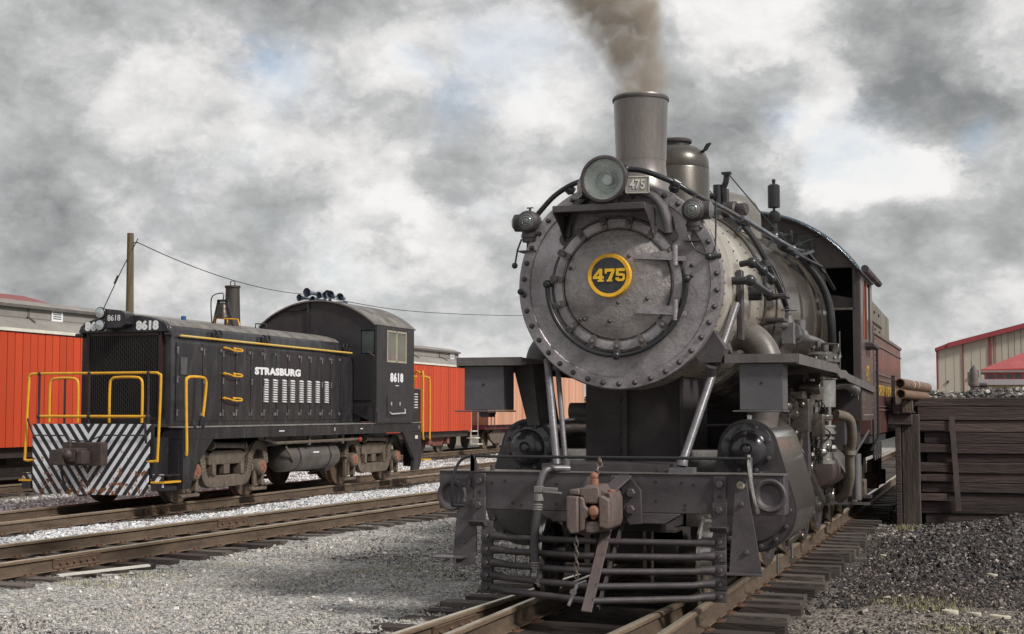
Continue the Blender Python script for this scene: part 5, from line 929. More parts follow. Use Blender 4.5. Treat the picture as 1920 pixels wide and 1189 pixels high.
# ---------------------------------------------------------------- smoke
def smoke():
    mb = MB(); n = 20; rows = []
    cz = [(0, 0, 4.58, .36), (0, 0, 4.85, .50), (-.08, 0, 5.15, .66), (-.20, .02, 5.5, .85), (-.50, .05, 5.9, 1.1), (-1.0, .1, 6.4, 1.45), (-1.7, .2, 7.0, 1.8), (-2.6, .3, 7.6, 2.1)]
    for x, y, z, r in cz:
        r = r*1.25
        mb.v += [(x+r*cos(2*pi*i/n), y+r*sin(2*pi*i/n), z-4.58) for i in range(n)]
    for j in range(len(cz)-1):
        for i in range(n): i2 = (i+1) % n; mb.f.append((j*n+i, j*n+i2, (j+1)*n+i2, (j+1)*n+i))
    mb.f.append(tuple(range(n))[::-1]); mb.f.append(tuple(range((len(cz)-1)*n, len(cz)*n)))
    m = bpy.data.materials.new('brown_smoke'); m.use_nodes = True; nt = m.node_tree; N = nt.nodes; K = nt.links; N.clear()
    tc = N.new('ShaderNodeTexCoord'); out = N.new('ShaderNodeOutputMaterial'); pv = N.new('ShaderNodeVolumePrincipled')
    pv.inputs['Color'].default_value = (.84, .715, .59, 1); pv.inputs['Anisotropy'].default_value = .1
    def mt(op, a, b=None, c=None):
        q = N.new('ShaderNodeMath'); q.operation = op
        for i, v in enumerate((a, b, c)):
            if v is None: continue
            if hasattr(v, 'links'): K.new(v, q.inputs[i])
            else: q.inputs[i].default_value = v
        return q.outputs[0]
    nz = N.new('ShaderNodeTexNoise'); nz.inputs['Scale'].default_value = 1.7; nz.inputs['Detail'].default_value = 5; nz.inputs['Roughness'].default_value = .62; K.new(tc.outputs['Object'], nz.inputs[0])
    wp = N.new('ShaderNodeVectorMath'); wp.operation = 'MULTIPLY_ADD'; K.new(nz.outputs['Color'], wp.inputs[0]); wp.inputs[1].default_value = (.7, .7, .5); K.new(tc.outputs['Object'], wp.inputs[2])
    s = N.new('ShaderNodeSeparateXYZ'); s0 = N.new('ShaderNodeSeparateXYZ'); K.new(tc.outputs['Object'], s0.inputs[0])
    mixv = N.new('ShaderNodeMix'); mixv.data_type = 'VECTOR'; mr0 = N.new('ShaderNodeMapRange'); K.new(s0.outputs[2], mr0.inputs[0]); mr0.inputs[1].default_value = 0; mr0.inputs[2].default_value = .9
    K.new(mr0.outputs[0], mixv.inputs[0]); K.new(tc.outputs['Object'], mixv.inputs[4])
    sb = N.new('ShaderNodeVectorMath'); sb.operation = 'SUBTRACT'; K.new(wp.outputs[0], sb.inputs[0]); sb.inputs[1].default_value = (.35, .35, .25); K.new(sb.outputs[0], mixv.inputs[5]); K.new(mixv.outputs[1], s.inputs[0])
    z = s.outputs[2]; zp = mt('MAXIMUM', z, 0)
    cx = mt('MULTIPLY', mt('POWER', zp, 1.8), -.32); dx = mt('SUBTRACT', s.outputs[0], cx); dy = s.outputs[1]
    rr = mt('SQRT', mt('ADD', mt('MULTIPLY', dx, dx), mt('MULTIPLY', dy, dy)))
    R = mt('ADD', mt('MULTIPLY', mt('POWER', zp, 1.15), .20), .275)
    fall = N.new('ShaderNodeMapRange'); fall.interpolation_type = 'SMOOTHSTEP'; K.new(mt('DIVIDE', rr, R), fall.inputs[0]); fall.inputs[1].default_value = 1.08; fall.inputs[2].default_value = .55; fall.inputs[3].default_value = 0; fall.inputs[4].default_value = 1
    n2 = N.new('ShaderNodeTexNoise'); n2.inputs['Scale'].default_value = 4.2; n2.inputs['Detail'].default_value = 7; n2.inputs['Roughness'].default_value = .6; n2.inputs['Distortion'].default_value = .6; K.new(tc.outputs['Object'], n2.inputs[0])
    vr = N.new('ShaderNodeMapRange'); K.new(n2.outputs['Fac'], vr.inputs[0]); vr.inputs[1].default_value = .42; vr.inputs[2].default_value = .60; vr.inputs[3].default_value = .10; vr.inputs[4].default_value = 1.9
    dz = N.new('ShaderNodeMapRange'); K.new(zp, dz.inputs[0]); dz.inputs[1].default_value = 0; dz.inputs[2].default_value = 3; dz.inputs[3].default_value = 8.5; dz.inputs[4].default_value = 2.6
    K.new(mt('MULTIPLY', mt('MULTIPLY', fall.outputs[0], vr.outputs[0]), dz.outputs[0]), pv.inputs['Density'])
    K.new(pv.outputs[0], out.inputs['Volume'])
    o = mb.build('smoke', m, loc=(LX+.04, 11.774+1.22, 4.60)); o['label'] = 'brown coal smoke billowing up from the tall smokestack'; o['category'] = 'smoke'; o['kind'] = 'stuff'
smoke()

# ---------------------------------------------------------------- black diesel switcher (local: x=+ is the side turned to the camera, y back along the hood)
def diesel():
    D = E_('diesel_switcher', (DXC, 21.0, 0), 'black diesel switcher 8618 with yellow handrails and zebra striped front end', 'diesel locomotive')
    seam = M('seam_dark', (.012, .011, .013), rough=.6)
    # frame and ends
    fr = MB().b2(-1.45, 1.45, .62, 11.45, 1.15, 1.36).b2(-.95, .95, .03, .62, 1.15, 1.36).b2(-1.2, 1.2, 11.45, 12.0, 1.15, 1.36).b2(-.55, .55, .7, 11.4, .75, 1.15).b2(-1.1, 1.1, 3.9, 7.5, .95, 1.14).build('frame', dblack, D, bev=.01)
    MB().b2(-1.46, 1.465, .6, 11.47, 1.362, 1.382).build('walkway_edge', M('worn_walkway', (.30, .28, .26), (.13, .12, .12), rough=.5, scale=6), fr)
    text('frame_mark', '8', .10, (1.452, 6.6, 1.26), SIDE, white, fr, .001); text('frame_mark', '2', .10, (1.452, 11.3, 1.26), SIDE, white, fr, .001)
    for y, w in ((4.1, .22), (7.9, .12)): MB().b2(1.451, 1.454, y, y+w, 1.25, 1.27).build('stencil_mark', white, fr)
    ep = MB().prism([(-1.16, .30), (-1.05, .22), (1.05, .22), (1.16, .30), (1.19, 1.43), (-1.19, 1.43)], 'y', -.02, .0).build('end_plate', zebram, D)
    ep['label'] = 'end plate with rusted black and white zebra chevrons'
    MB().b2(-1.19, 1.19, .0, .62, 1.40, 1.43).b2(1.19, 1.20, 0, .1, .5, 1.40).build('end_deck', dblack, D)
    cp = MB().b2(-.42, .36, -.22, -.021, .72, 1.12).b2(-.30, .10, -.52, -.22, .80, 1.02).b2(-.42, -.14, -.58, -.42, .74, 1.0).b2(.06, .20, -.52, -.3, .76, .98).sph((-.1, -.5, .92), .10, 10).cyl((-.12, -.42, 1.0), (-.12, -.42, 1.18), .03, n=8)
    cp.build('coupler', M('dark_rust_coupler', (.075, .052, .045), (.035, .027, .026), rough=.6, scale=8, bump=.8, rust=.3, rc=(.20, .09, .05)), D, bev=.02)
    MB().tube([(-1.1, -.06, 1.23), (-.45, -.07, 1.23), (-.35, -.1, 1.15), (-.2, -.12, 1.14), (.05, -.12, 1.14), (.25, -.1, 1.22), (.30, -.07, 1.24), (1.12, -.06, 1.24)], .012, 6).bar((-1.28, -.05, 1.52), (-1.12, -.06, 1.2), .02, .02).bar((1.1, -.05, 1.50), (1.14, -.06, 1.1), .03, .03).tube([(-.50, -.06, .9), (-.52, -.1, .6), (-.45, -.1, .38), (-.38, -.08, .3)], .02, 8).build('uncoupling_rod', pipem, D)
    # steps on the near corner
    for s in (-1, 1):
        MB().b2(*sorted((s*1.20, s*1.45)), .02, .50, .55, .57).b2(*sorted((s*1.2, s*1.22)), .02, .5, .3, 1.2).prism([(.0, .30), (.5, .30), (.5, .36), (.0, .42)], 'x', *sorted((s*1.22, s*1.40))).build('corner_step', dblack, D)
        MB().b2(*sorted((s*1.2, s*1.47)), .0, .52, .43, .46).build('step_edge', ypaint, D)
        MB().b2(*sorted((s*1.18, s*1.42)), .03, .06, .36, .58).build('step_riser', zebram, D)
        MB().prism([(.62, 1.15), (1.62, 1.15), (1.10, .72), (.86, .30), (.62, .30)], 'x', *sorted((s*1.36, s*1.44))).b2(*sorted((s*1.0, s*1.36)), .6, .64, .4, 1.15).build('step_bracket', dblack, D)
        MB().prism([(10.3, 1.15), (11.45, 1.15), (11.45, .42), (11.3, .22), (10.9, .22), (11.0, .5)], 'x', *sorted((s*1.38, s*1.45))).b2(*sorted((s*1.0, s*1.38)), 11.38, 11.42, .3, 1.15).build('rear_step_well', dblack, D)
        MB().b2(*sorted((s*1.3, s*1.52)), 11.5, 11.95, .44, .47).build('step_edge', ypaint, D)
    MB().b2(1.452, 1.456, 11.05, 11.22, .98, 1.06).build('data_plate', cream, D)
    # hood: rounded roof along the body
    prof = [(-.93, 1.383), (.93, 1.383), (.93, 3.10), (.90, 3.17), (.82, 3.24), (.6, 3.31), (.3, 3.36), (0, 3.375), (-.3, 3.36), (-.6, 3.31), (-.82, 3.24), (-.90, 3.17), (-.93, 3.10)]
    hd = MB().prism(prof, 'y', 1.0, 7.95)
    tp = [(x*.93, z if z < 3.1 else z-.42) for x, z in prof]
    n = len(prof); hd.add([(x, 7.95, z) for x, z in prof]+[(x*.98 if z > 3 else x, 8.62, z if z < 2.5 else 1.383+(z-1.383)*.80) for x, z in prof], [(i, (i+1) % n, (i+1) % n+n, i+n) for i in range(n)]+[tuple(range(n, 2*n))])
    hd = hd.build('hood', dblack, D, bev=.012)
    rf = MB().prism([(.90, 3.175), (.82, 3.246), (.6, 3.318), (.3, 3.368), (0, 3.383), (-.3, 3.368), (-.6, 3.318), (-.82, 3.246), (-.90, 3.175), (-.82, 3.235), (-.6, 3.305), (0, 3.37), (.6, 3.305), (.82, 3.235)], 'y', 1.02, 7.93).build('hood_roof', droof, hd)
    # nose: recessed shutters, header, lamp
    MB().b2(-.74, .74, .93, .999, 1.50, 1.55).b2(-.74, .74, .93, .999, 3.0, 3.05).b2(-.78, -.72, .93, .999, 1.5, 3.05).b2(.72, .78, .93, .999, 1.5, 3.05).build('radiator_frame', dmaroon, hd)
    for k in range(34):
        x = -.70+1.40*k/33; MB().bar((x, .97, 1.55), (x, .97, 3.0), .022, .04, (0, 1, 0)).build('shutter_slat', M('slat_black', (.030, .026, .028), (.018, .016, .017), rough=.45), hd)
    gr = MB()
    for k in range(30):
        for s in (1, -1):
            x0 = -.70; z0 = 1.55+(1.45+1.4)*k/30-(1.4 if s > 0 else 0)
            a = (x0, z0) if s > 0 else (x0, z0); b = (.70, z0+1.4) if s > 0 else (.70, z0-1.4)
            def clip(p, q):
                (x1, z1), (x2, z2) = p, q; t0, t1 = 0, 1; dz = z2-z1
                for lim, sg in ((1.55, 1), (3.0, -1)):
                    f1, f2 = sg*(z1-lim), sg*(z2-lim)
                    if f1 < 0 and f2 < 0: return None
                    if f1 < 0: t0 = max(t0, f1/(f1-f2))
                    if f2 < 0: t1 = min(t1, f1/(f1-f2))
                return None if t0 >= t1 else ((x1+(x2-x1)*t0, z1+dz*t0), (x1+(x2-x1)*t1, z1+dz*t1))
            c = clip(a, b)
            if c: gr.bar((c[0][0], .945, c[0][1]), (c[1][0], .945, c[1][1]), .005, .006, (0, 1, 0))
    gr.build('wire_screen', M('screen_wire', (.028, .022, .025)), hd)
    MB().prism([(-.93, 3.06), (.93, 3.06), (.93, 3.10), (.90, 3.17), (.82, 3.24), (.6, 3.31), (.3, 3.36), (0, 3.375), (-.3, 3.36), (-.6, 3.31), (-.82, 3.24), (-.90, 3.17), (-.93, 3.10)], 'y', .90, .998).build('nose_header', dblack, hd, bev=.01)
    MB().cyl((-1.02, .95, 3.02), (-.86, .95, 3.02), .04, n=8).cyl((.84, .95, 3.02), (.99, .95, 3.02), .04, n=8).build('lamp_bracket', dblack, hd)
    text('road_number', '8618', .205, (-.57, .8965, 3.17), FR, white, hd, .002, .013, 1.05, 1.06); text('road_number', '8618', .205, (.50, .8965, 3.17), FR, white, hd, .002, .013, 1.05, 1.06)
    lb = MB().prism([(-.30, 3.12), (.12, 3.13), (.22, 3.2), (.20, 3.38), (.10, 3.44), (-.28, 3.48), (-.36, 3.44)], 'y', .66, .97).cyl((-.30, .62, 3.40), (-.30, .7, 3.40), .105, n=24).cyl((-.30, .62, 3.18), (-.30, .7, 3.18), .105, n=24).build('headlight_housing', dblack, hd, bev=.01)
    for z in (3.40, 3.18): MB().lathe([(.001, -.01), (.05, -.006), (.088, 0), (.09, .0)], (-.30, .612, z), (0, 1, 0), 24, False, True).build('headlight', M('headlight_glass', (.72, .78, .80), (.5, .56, .58), rough=.1, metal=.7, bump=0), lb)
    text('number_sign', '8618', .15, (-.03, .654, 3.30), FR, white, lb, .002, .0, .9)
    # long grab rail and lamp brackets
    hr = MB().tube([(.99, 1.2, 3.00), (.99, 8.4, 2.96)], .021, 8).build('long_handrail', M('rail_cream_yellow', (.62, .47, .16), (.7, .42, .05), rough=.5, scale=1), D)
    for y in (1.25, 2.6, 4.6, 6.1, 6.9, 8.3): MB().tube([(.92, y, 2.98), (.99, y, 2.985)], .018, 6).build('handrail_stanchion', dblack, hr)
    for y in (2.5, 4.4, 8.15):
        t = [2*pi*i/14 for i in range(14)]
        for dy in (-.10, .08): MB().tube([(.98, y+dy+.075*cos(a), 3.085+.075*sin(a)) for a in t], .017, 6, closed=True).bar((.90, y+dy, 3.05), (.99, y+dy, 3.02), .05, .02).build('sand_box_lid', seam, hd)
    # doors along the side
    ys = [1.15, 2.05, 2.75, 3.25, 3.85, 4.35, 4.9, 5.4, 5.95, 6.4, 6.95, 7.4, 7.9]
    for i in range(len(ys)-1):
        d = MB().b2(.932, .946, ys[i]+.012, ys[i+1]-.012, 1.47, 2.88).build('hood_door', dblack, hd, bev=.003)
        f = MB()
        for z in (1.62, 2.22, 2.74): f.b2(.947, .962, ys[i]+.02, ys[i]+.05, z-.06, z+.06).b2(.947, .965, ys[i]+.0, ys[i]+.09, z+.04, z+.052)
        f.b2(.947, .975, ys[i+1]-.10, ys[i+1]-.05, 1.56, 1.62).b2(.947, .975, ys[i+1]-.10, ys[i+1]-.05, 2.76, 2.82); f.build('door_hinge', M('worn_hinge', (.24, .23, .235), (.06, .058, .06), rough=.4), d)
    MB().b2(.947, .965, 1.28, 1.50, 2.30, 2.62).build('filler_cover', M('worn_cover', (.11, .105, .105), (.06, .055, .06), rough=.4), hd, bev=.01)
    lw = M('louver_pale', (.66, .66, .66), (.5, .5, .52), rough=.45)
    for i, y in enumerate((4.42, 4.72, 5.03, 5.30, 5.61, 5.90, 6.20, 6.52)):
        yy = y+ .0; m = MB()
        lv = MB().prism([(.947, .0), (.983, .0), (.947, .045)], 'y', 0, .155)
    me = MB().prism([(0, 0), (.034, 0), (0, .036)], 'y', 0, .165).mesh('louver', lw)
    for i, y in enumerate((4.38, 4.76, 5.16, 5.52, 5.92, 6.28, 6.68, 7.12)):
        for k in range(10): piece('louver', me, hd, (.947, y, 1.83+.0475*k))
    text('railroad_name', 'STRASBURG', .185, (.9475, 5.0, 2.44), SIDE, white, hd, .001, .0115, 1.85, 1.08)
    for z in (2.82, 2.335, 1.87):
        MB().tube(smoothpath([(.95, 2.78, z+.02), (1.03, 2.80, z+.02), (1.03, 2.95, z-.0), (1.03, 3.05, z-.02), (1.03, 3.35, z-.02), (1.0, 3.38, z+.02), (.95, 3.2, z+.03)], 3), .017, 6).sph((.98, 2.8, z+.02), .035, 8).sph((.98, 3.15, z+.02), .035, 8).build('grab_iron', ypaint, hd)
    # stack, bell
    MB().lathe([(.175, 0), (.165, .1), (.142, .82), (.16, .83), (.162, .87), (.13, .87), (.12, .7)], (-.08, 4.9, 3.36), (0, 0, 1), 28, True, False).tube([(-.13, 4.9, 4.22), (-.13, 4.9, 4.33), (-.03, 4.9, 4.33), (-.03, 4.9, 4.22)], .012, 6).build('exhaust_stack', M('burnt_stack', (.07, .055, .045), (.035, .03, .028), rough=.6, rust=.3, rc=(.20, .11, .05), scale=4, stretch=(1, 1, .3)), D)
    bl = MB().lathe([(.17, .02), (.165, .04), (.125, .09), (.105, .18), (.09, .26), (.05, .31), (.001, .32)], (.22, 4.0, 3.50), (0, 0, 1), 24, True, False)
    bl = bl.build('bell', M('dark_bell', (.07, .055, .045), (.04, .034, .03), rough=.35, metal=.6), D)
    MB().bar((.02, 4.0, 3.38), (.13, 4.0, 3.86), .05, .05).bar((.46, 4.0, 3.34), (.31, 4.0, 3.84), .05, .05).bar((.1, 4.0, 3.85), (.34, 4.0, 3.85), .05, .05).tube(smoothpath([(-.02, 4.0, 3.38), (-.05, 4.0, 3.7), (-.02, 4.0, 3.95), (.22, 4.0, 4.0), (.22, 4.0, 3.86)], 3), .012, 6).build('bell_yoke', dblack, bl)
    MB().tube([(.10, 3.9, 3.38), (.10, 3.9, 3.50), (.62, 3.9, 3.46), (.66, 3.9, 3.33)], .016, 6).tube([(.35, 3.95, 3.38), (.35, 3.95, 3.48)], .016, 6).build('bell_guard', ypaint, bl)
    MB().lathe([(.05, 0), (.05, .08), (.03, .09)], (.25, 2.5, 3.36), (0, 0, 1), 10).build('roof_cap', M('blue_cap', (.02, .12, .34)), hd)
    MB().tube([(.35, 5.1, 3.34), (.35, 5.1, 3.45), (.6, 5.1, 3.44), (.6, 5.1, 3.33)], .014, 6).build('roof_grab', dblack, hd)
    # cab
    cy0, cy1 = 8.65, 10.85
    R = 2.2; ra = math.asin(1.5/R); zt = 3.62-R*cos(ra)
    top = [(R*sin(t), zt+R*cos(t)) for t in [ra-2*ra*i/24 for i in range(25)]]
    cab = MB()
    def fw(x0, x1, z0, z1=None, y=(cy0, cy0+.04)):
        if z1 is None:
            n = max(2, int((x1-x0)/.12)); cab.prism([(x0, z0), (x1, z0)]+[(x1-(x1-x0)*i/n, zt+sqrt(max(0, R*R-(x1-(x1-x0)*i/n)**2))-.004) for i in range(n+1)], 'y', *y)
        else: cab.prism([(x0, z0), (x1, z0), (x1, z1), (x0, z1)], 'y', *y)
    for y in ((cy0, cy0+.04), (cy1-.04, cy1)):
        for s in (-1, 1):
            a, b = sorted((s*1.10, s*1.45)); fw(a, b, 1.62, 2.95, y); fw(a, b, 3.50, None, y)
            a, b = sorted((s*1.45, s*1.5)); fw(a, b, 1.62, None, y)
            a, b = sorted((0, s*1.10)); fw(a, b, 1.39, None, y)
    for s in (-1, 1):
        x = sorted((s*1.47, s*1.5))
        for (a, b, c, d) in ((cy0+.04, 9.22, 1.385, 3.60), (9.22, 10.35, 1.385, 2.78), (9.22, 10.35, 3.52, 3.60), (10.35, cy1-.04, 1.385, 3.60)): cab.b2(*x, a, b, c, d)
    cab = cab.build('cab', M('cab_black', (.036, .032, .035), (.022, .020, .023), rough=.42, scale=2, dust=.35, dc=(.09, .075, .075), speck=.25), D)
    MB().prism(top+[(x*.985, zt+(z-zt)*.985) for x, z in reversed(top)], 'y', cy0-.08, cy1+.12).build('cab_roof', droof, cab)
    for y in (cy0+.02, cy1-.02):
        for s in (-1, 1): MB().b2(*sorted((s*1.12, s*1.43)), y-.004, y+.004, 2.97, 3.48).build('end_window', wingl, cab)
    wn = M('window_frame_tan', (.42, .38, .28), (.3, .27, .2), rough=.6)
    for s in (-1, 1):
        f = MB()
        for y in (9.22, 9.76, 10.32): f.b2(*sorted((s*1.475, s*1.51)), y, y+.045, 2.78, 3.52)
        f.b2(*sorted((s*1.475, s*1.51)), 9.265, 10.32, 2.78, 2.82).b2(*sorted((s*1.475, s*1.51)), 9.265, 10.32, 3.48, 3.52)
        f = f.build('side_window', wn, cab)
        MB().b2(*sorted((s*1.485, s*1.489)), 9.265, 10.32, 2.82, 3.48).build('window_pane', M('pane_reflect', (.55, .60, .58), (.4, .43, .40), rough=.08, metal=.85, bump=0, scale=1.5), f)
    text('cab_number', '8618', .27, (1.503, 9.80, 2.42), SIDE, white, cab, .001, .014, 1.25, 1.15)
    MB().b2(1.501, 1.504, 9.72, 9.92, 2.235, 2.25).build('stencil_mark', white, cab)
    MB().b2(1.501, 1.515, 9.25, 10.2, 1.52, 2.02).build('side_hatch', M('hatch_black', (.04, .037, .04), (.025, .023, .026), rough=.4), cab, bev=.004)
    f = MB().b2(1.516, 1.53, 9.42, 9.47, 1.78, 1.86).b2(1.516, 1.53, 9.92, 9.97, 1.78, 1.86).tube([(1.52, 9.35, 1.62), (1.55, 9.4, 1.58), (1.55, 10.2, 1.60), (1.53, 10.22, 1.70)], .02, 6); f.build('hatch_latch', M('pale_latch', (.55, .55, .55)), cab)
    MB().prism([(1.50, 1.75), (1.50, 1.385), (1.44, 1.385), (.95, 1.60), (.95, 1.75)], 'y', 8.6, 8.645).build('cab_front_skirt', dblack, cab)
    MB().b2(.94, 1.40, 8.62, 8.648, 1.9, 2.9).build('cab_door', M('door_black', (.025, .023, .025), (.018, .017, .018)), cab)
    MB().bar((1.30, 8.63, 3.0), (1.46, 8.60, 2.90), .02, .02).build('wiper', pipel, cab)
    MB().b2(-.25, -.20, 8.60, 8.66, 3.3, 4.2).tube([(-.9, 8.62, 3.98), (-.35, 8.62, 3.99), (-.22, 8.62, 4.08)], .02, 6).build('conduit', dblack, cab)
    hn = MB()
    for x, y, z, r, s in ((-.66, 9.0, 4.31, .085, -1), (-.44, 8.95, 4.42, .115, -1), (-.46, 9.3, 4.30, .07, -1), (-.20, 9.1, 4.36, .08, -1), (-.05, 9.15, 4.36, .09, 1), (.14, 9.0, 4.36, .10, 1), (.30, 9.2, 4.32, .09, 1), (-.12, 9.4, 4.43, .08, 1)):
        hn.lathe([(r, 0), (r*.75, .06), (r*.4, .18), (r*.3, .38), (r*.5, .40), (r*.5, .48)], (x, y, z), (s*-.25, 1, 0), 18, False, True)
        hn.lathe([(r*.95, .004), (r*.3, .2)], (x, y, z), (s*-.25, 1, 0), 18, False, True)
    hn.b2(-.35, .35, 9.5, 9.56, 4.19, 4.24).cyl((-.1, 9.5, 4.3), (-.1, 9.5, 4.45), .04, n=8).cyl((-.1, 9.5, 4.15), (-.1, 9.5, 4.35), .04, n=8).build('air_horns', bluegrey, D)
    MB().b2(.9, 1.42, 10.86, 11.5, 1.385, 2.20).build('battery_box', dblack, D, bev=.02)
    for k in range(6): MB().b2(1.421, 1.44, 11.05, 11.25, 1.72+.065*k, 1.75+.065*k).build('louver', lw, D)
    # handrails at the front
    y0 = -.0
    f = MB().tube(smoothpath([(-1.16, y0, .80), (-1.34, y0, .80), (-1.345, y0, .95), (-1.30, y0, 2.10), (-1.28, y0, 2.27), (-1.12, y0, 2.305), (0, y0, 2.305), (1.12, y0, 2.305), (1.33, y0, 2.28), (1.37, y0, 2.12), (1.33, y0, .92), (1.30, y0, .81), (1.12, y0, .80)], 5), .023, 8)
    f = f.build('front_handrail', ypaint, D)
    MB().tube([(-1.10, y0, 1.56), (1.08, y0, 1.56)], .025, 8).build('lower_rail', ypaint, f)
    for x in (-1.08, -.05, 1.13): MB().cyl((x, y0, 1.43), (x, y0, 2.30), .022, n=8).sph((x, y0, 2.305), .04, 8).sph((x, y0, 1.56), .045, 8).build('rail_post', dblack, f)
    def hoop(a, b, z0, z1, nm='hoop_rail', ax='x', w=0.0):
        if ax == 'x': pts = [(a, w, z0), (a+.0, w, z1-.18), (a+.04, w, z1-.03), (a+.18, w, z1), (b-.18, w, z1), (b-.04, w, z1-.03), (b, w, z1-.18), (b, w, z0)]
        else: pts = [(w, a, z0), (w, a, z1-.18), (w, a+.03, z1-.03), (w, a+.12, z1), (b and w, b-.12, z1), (w, b-.03, z1-.03), (w, b, z1-.18), (w, b, z0 if nm != 'side_rail' else 1.48)]
        return MB().tube(smoothpath(pts, 4), .024, 8).build(nm, ypaint, D)
    hoop(.12, .78, 1.45, 2.24, w=.35); hoop(-1.32, -.72, 1.45, 2.24, w=.62)
    MB().cyl((-1.0, .62, 1.4), (-1.0, .62, 2.25), .02, n=8).build('rail_post', dblack, D)
    sr = MB().tube(smoothpath([(1.47, .66, .93), (1.50, .64, 1.0), (1.47, .64, 2.10), (1.47, .68, 2.22), (1.47, .80, 2.25), (1.47, 1.12, 2.25), (1.47, 1.26, 2.22), (1.47, 1.30, 2.08), (1.45, 1.24, 1.55)], 5), .026, 8).build('side_rail', ypaint, D)
    MB().cyl((1.42, .95, 1.37), (1.46, .95, 2.25), .018, n=8).lathe([(.06, 0), (.06, .04), (.03, .2)], (1.44, 1.22, 1.37), (0, 0, 1), 8).lathe([(.06, 0), (.06, .04), (.03, .12)], (1.43, .95, 1.37), (0, 0, 1), 8).build('rail_post', dblack, sr)
    MB().tube(smoothpath([(1.47, 11.55, .95), (1.47, 11.5, 1.2), (1.47, 11.5, 2.5), (1.40, 11.55, 2.56), (1.2, 11.6, 2.5), (1.15, 11.6, 1.0)], 5), .026, 8).tube([(1.3, 10.9, 2.5), (1.3, 11.5, 2.5)], .02, 8).tube(smoothpath([(1.47, 11.95, .95), (1.47, 11.95, 2.3), (1.44, 11.9, 2.48), (1.3, 11.8, 2.5)], 5), .026, 8).build('rear_handrail', ypaint, D)
    MB().cyl((1.3, 11.1, 1.4), (1.3, 11.1, 2.5), .02, n=8).build('rail_post', dblack, D)
    # tank and piping under the frame
    tk = MB().lathe([(.001, -.06), (.16, -.04), (.26, 0), (.285, .06), (.285, 2.3), (.26, 2.38), (.16, 2.42), (.001, 2.44)], (1.02, 4.85, .70), (0, 1, 0), 32, False, False).build('air_tank', tankm, D)
    for y in (5.3, 6.7): MB().lathe([(.287, 0), (.296, 0), (.296, .05), (.287, .05)], (1.02, y, .70), (0, 1, 0), 32, False, False).build('tank_strap', dblack, tk)
    MB().b2(1.29, 1.31, 5.9, 6.15, .78, .81).build('tank_plate', white, tk)
    MB().tube(smoothpath([(1.25, 3.9, 1.12), (1.30, 4.2, 1.03), (1.32, 4.6, 1.02), (1.32, 8.0, 1.03)], 4), .035, 8).b2(1.29, 1.35, 5.6, 5.68, .95, 1.15).b2(1.29, 1.35, 7.2, 7.28, .95, 1.15).tube(smoothpath([(1.28, 4.7, .95), (1.32, 4.78, .8), (1.33, 4.95, .62)], 4), .022, 8).build('air_pipe', truckm, D)
    MB().sph((1.34, 8.1, 1.02), .06, 8).build('red_valve', M('red_valve_paint', (.5, .05, .03)), D)
    MB().b2(-.8, .8, 4.2, 8.0, .50, .94).b2(-.85, .85, 6.9, 7.6, .35, .6).build('under_tank', dark, D)
    # trucks
    def truck(yc, back):
        T = MB()
        def band(pts, w, x0, x1):
            P_ = [Vector((0, p[0], p[1])) for p in pts]; a, b = [], []
            for i, p in enumerate(P_):
                t = (P_[min(i+1, len(P_)-1)]-P_[max(i-1, 0)]).normalized(); nrm = Vector((0, -t.z, t.y))*((w[i] if isinstance(w, list) else w)/2)
                a.append((p+nrm).yz); b.append((p-nrm).yz)
            for i in range(len(P_)-1): T.prism([tuple(a[i]), tuple(a[i+1]), tuple(b[i+1]), tuple(b[i])], 'x', x0, x1)
        def side(s):
            x0, x1 = sorted((s*.98, s*1.10))
            T.prism([(yc-.66, .86), (yc-.50, .92), (yc+.50, .92), (yc+.66, .86), (yc+.66, .66), (yc-.66, .66)], 'x', x0, x1)
            T.b2(x0, x1, yc-.10, yc+.10, .48, .66)
            T.prism([(yc-.62, .24), (yc+.62, .24), (yc+.62, .46), (yc-.62, .46)], 'x', x0+.01, x1+.01)
            for q in (-1, 1):
                arch = [(yc+q*a_, z_) for a_, z_ in ((.60, .33), (.72, .36), (.82, .48), (.86, .66), (.92, .84), (1.05, .97), (1.22, 1.0), (1.38, .95), (1.47, .82), (1.50, .62))]
                arch = [tuple(v_) for v_ in smoothpath([(0,)+p_ for p_ in arch], 3)]; arch = [(v_[1], v_[2]) for v_ in arch]
                band(arch if q > 0 else arch[::-1], .17, x0-.012, x1+.012)
                band([(yc+q*.55, .80), (yc+q*.75, .86), (yc+q*1.0, 1.0)], .10, x0-.02, x1-.02)
                T.b2(x0+.01, x1-.03, yc+q*1.42-.04, yc+q*1.42+.04, .18, .62)
                T.b2(x0, x1, yc+q*1.26-.30, yc+q*1.26+.30, .11, .17)
                T.b2(x0+.01, x1-.03, yc+q*1.05-.03, yc+q*1.05+.03, .16, .62)
            T.cyl((s*1.17, yc-.72, 1.03), (s*1.17, yc+.46, 1.0), .055, n=12); T.lathe([(.10, 0), (.10, .06)], (s*1.17, yc-.76, 1.03), (0, 1, 0), 14); T.lathe([(.08, 0), (.08, .05)], (s*1.17, yc+.46, 1.0), (0, 1, 0), 14)
            T.b2(x0, x1+.04, yc-.58, yc-.46, .46, .70).b2(x0, x1+.04, yc+.46, yc+.58, .46, .70)
        side(1); side(-1)
        T = T.build('truck', truckm, D, bev=.012)
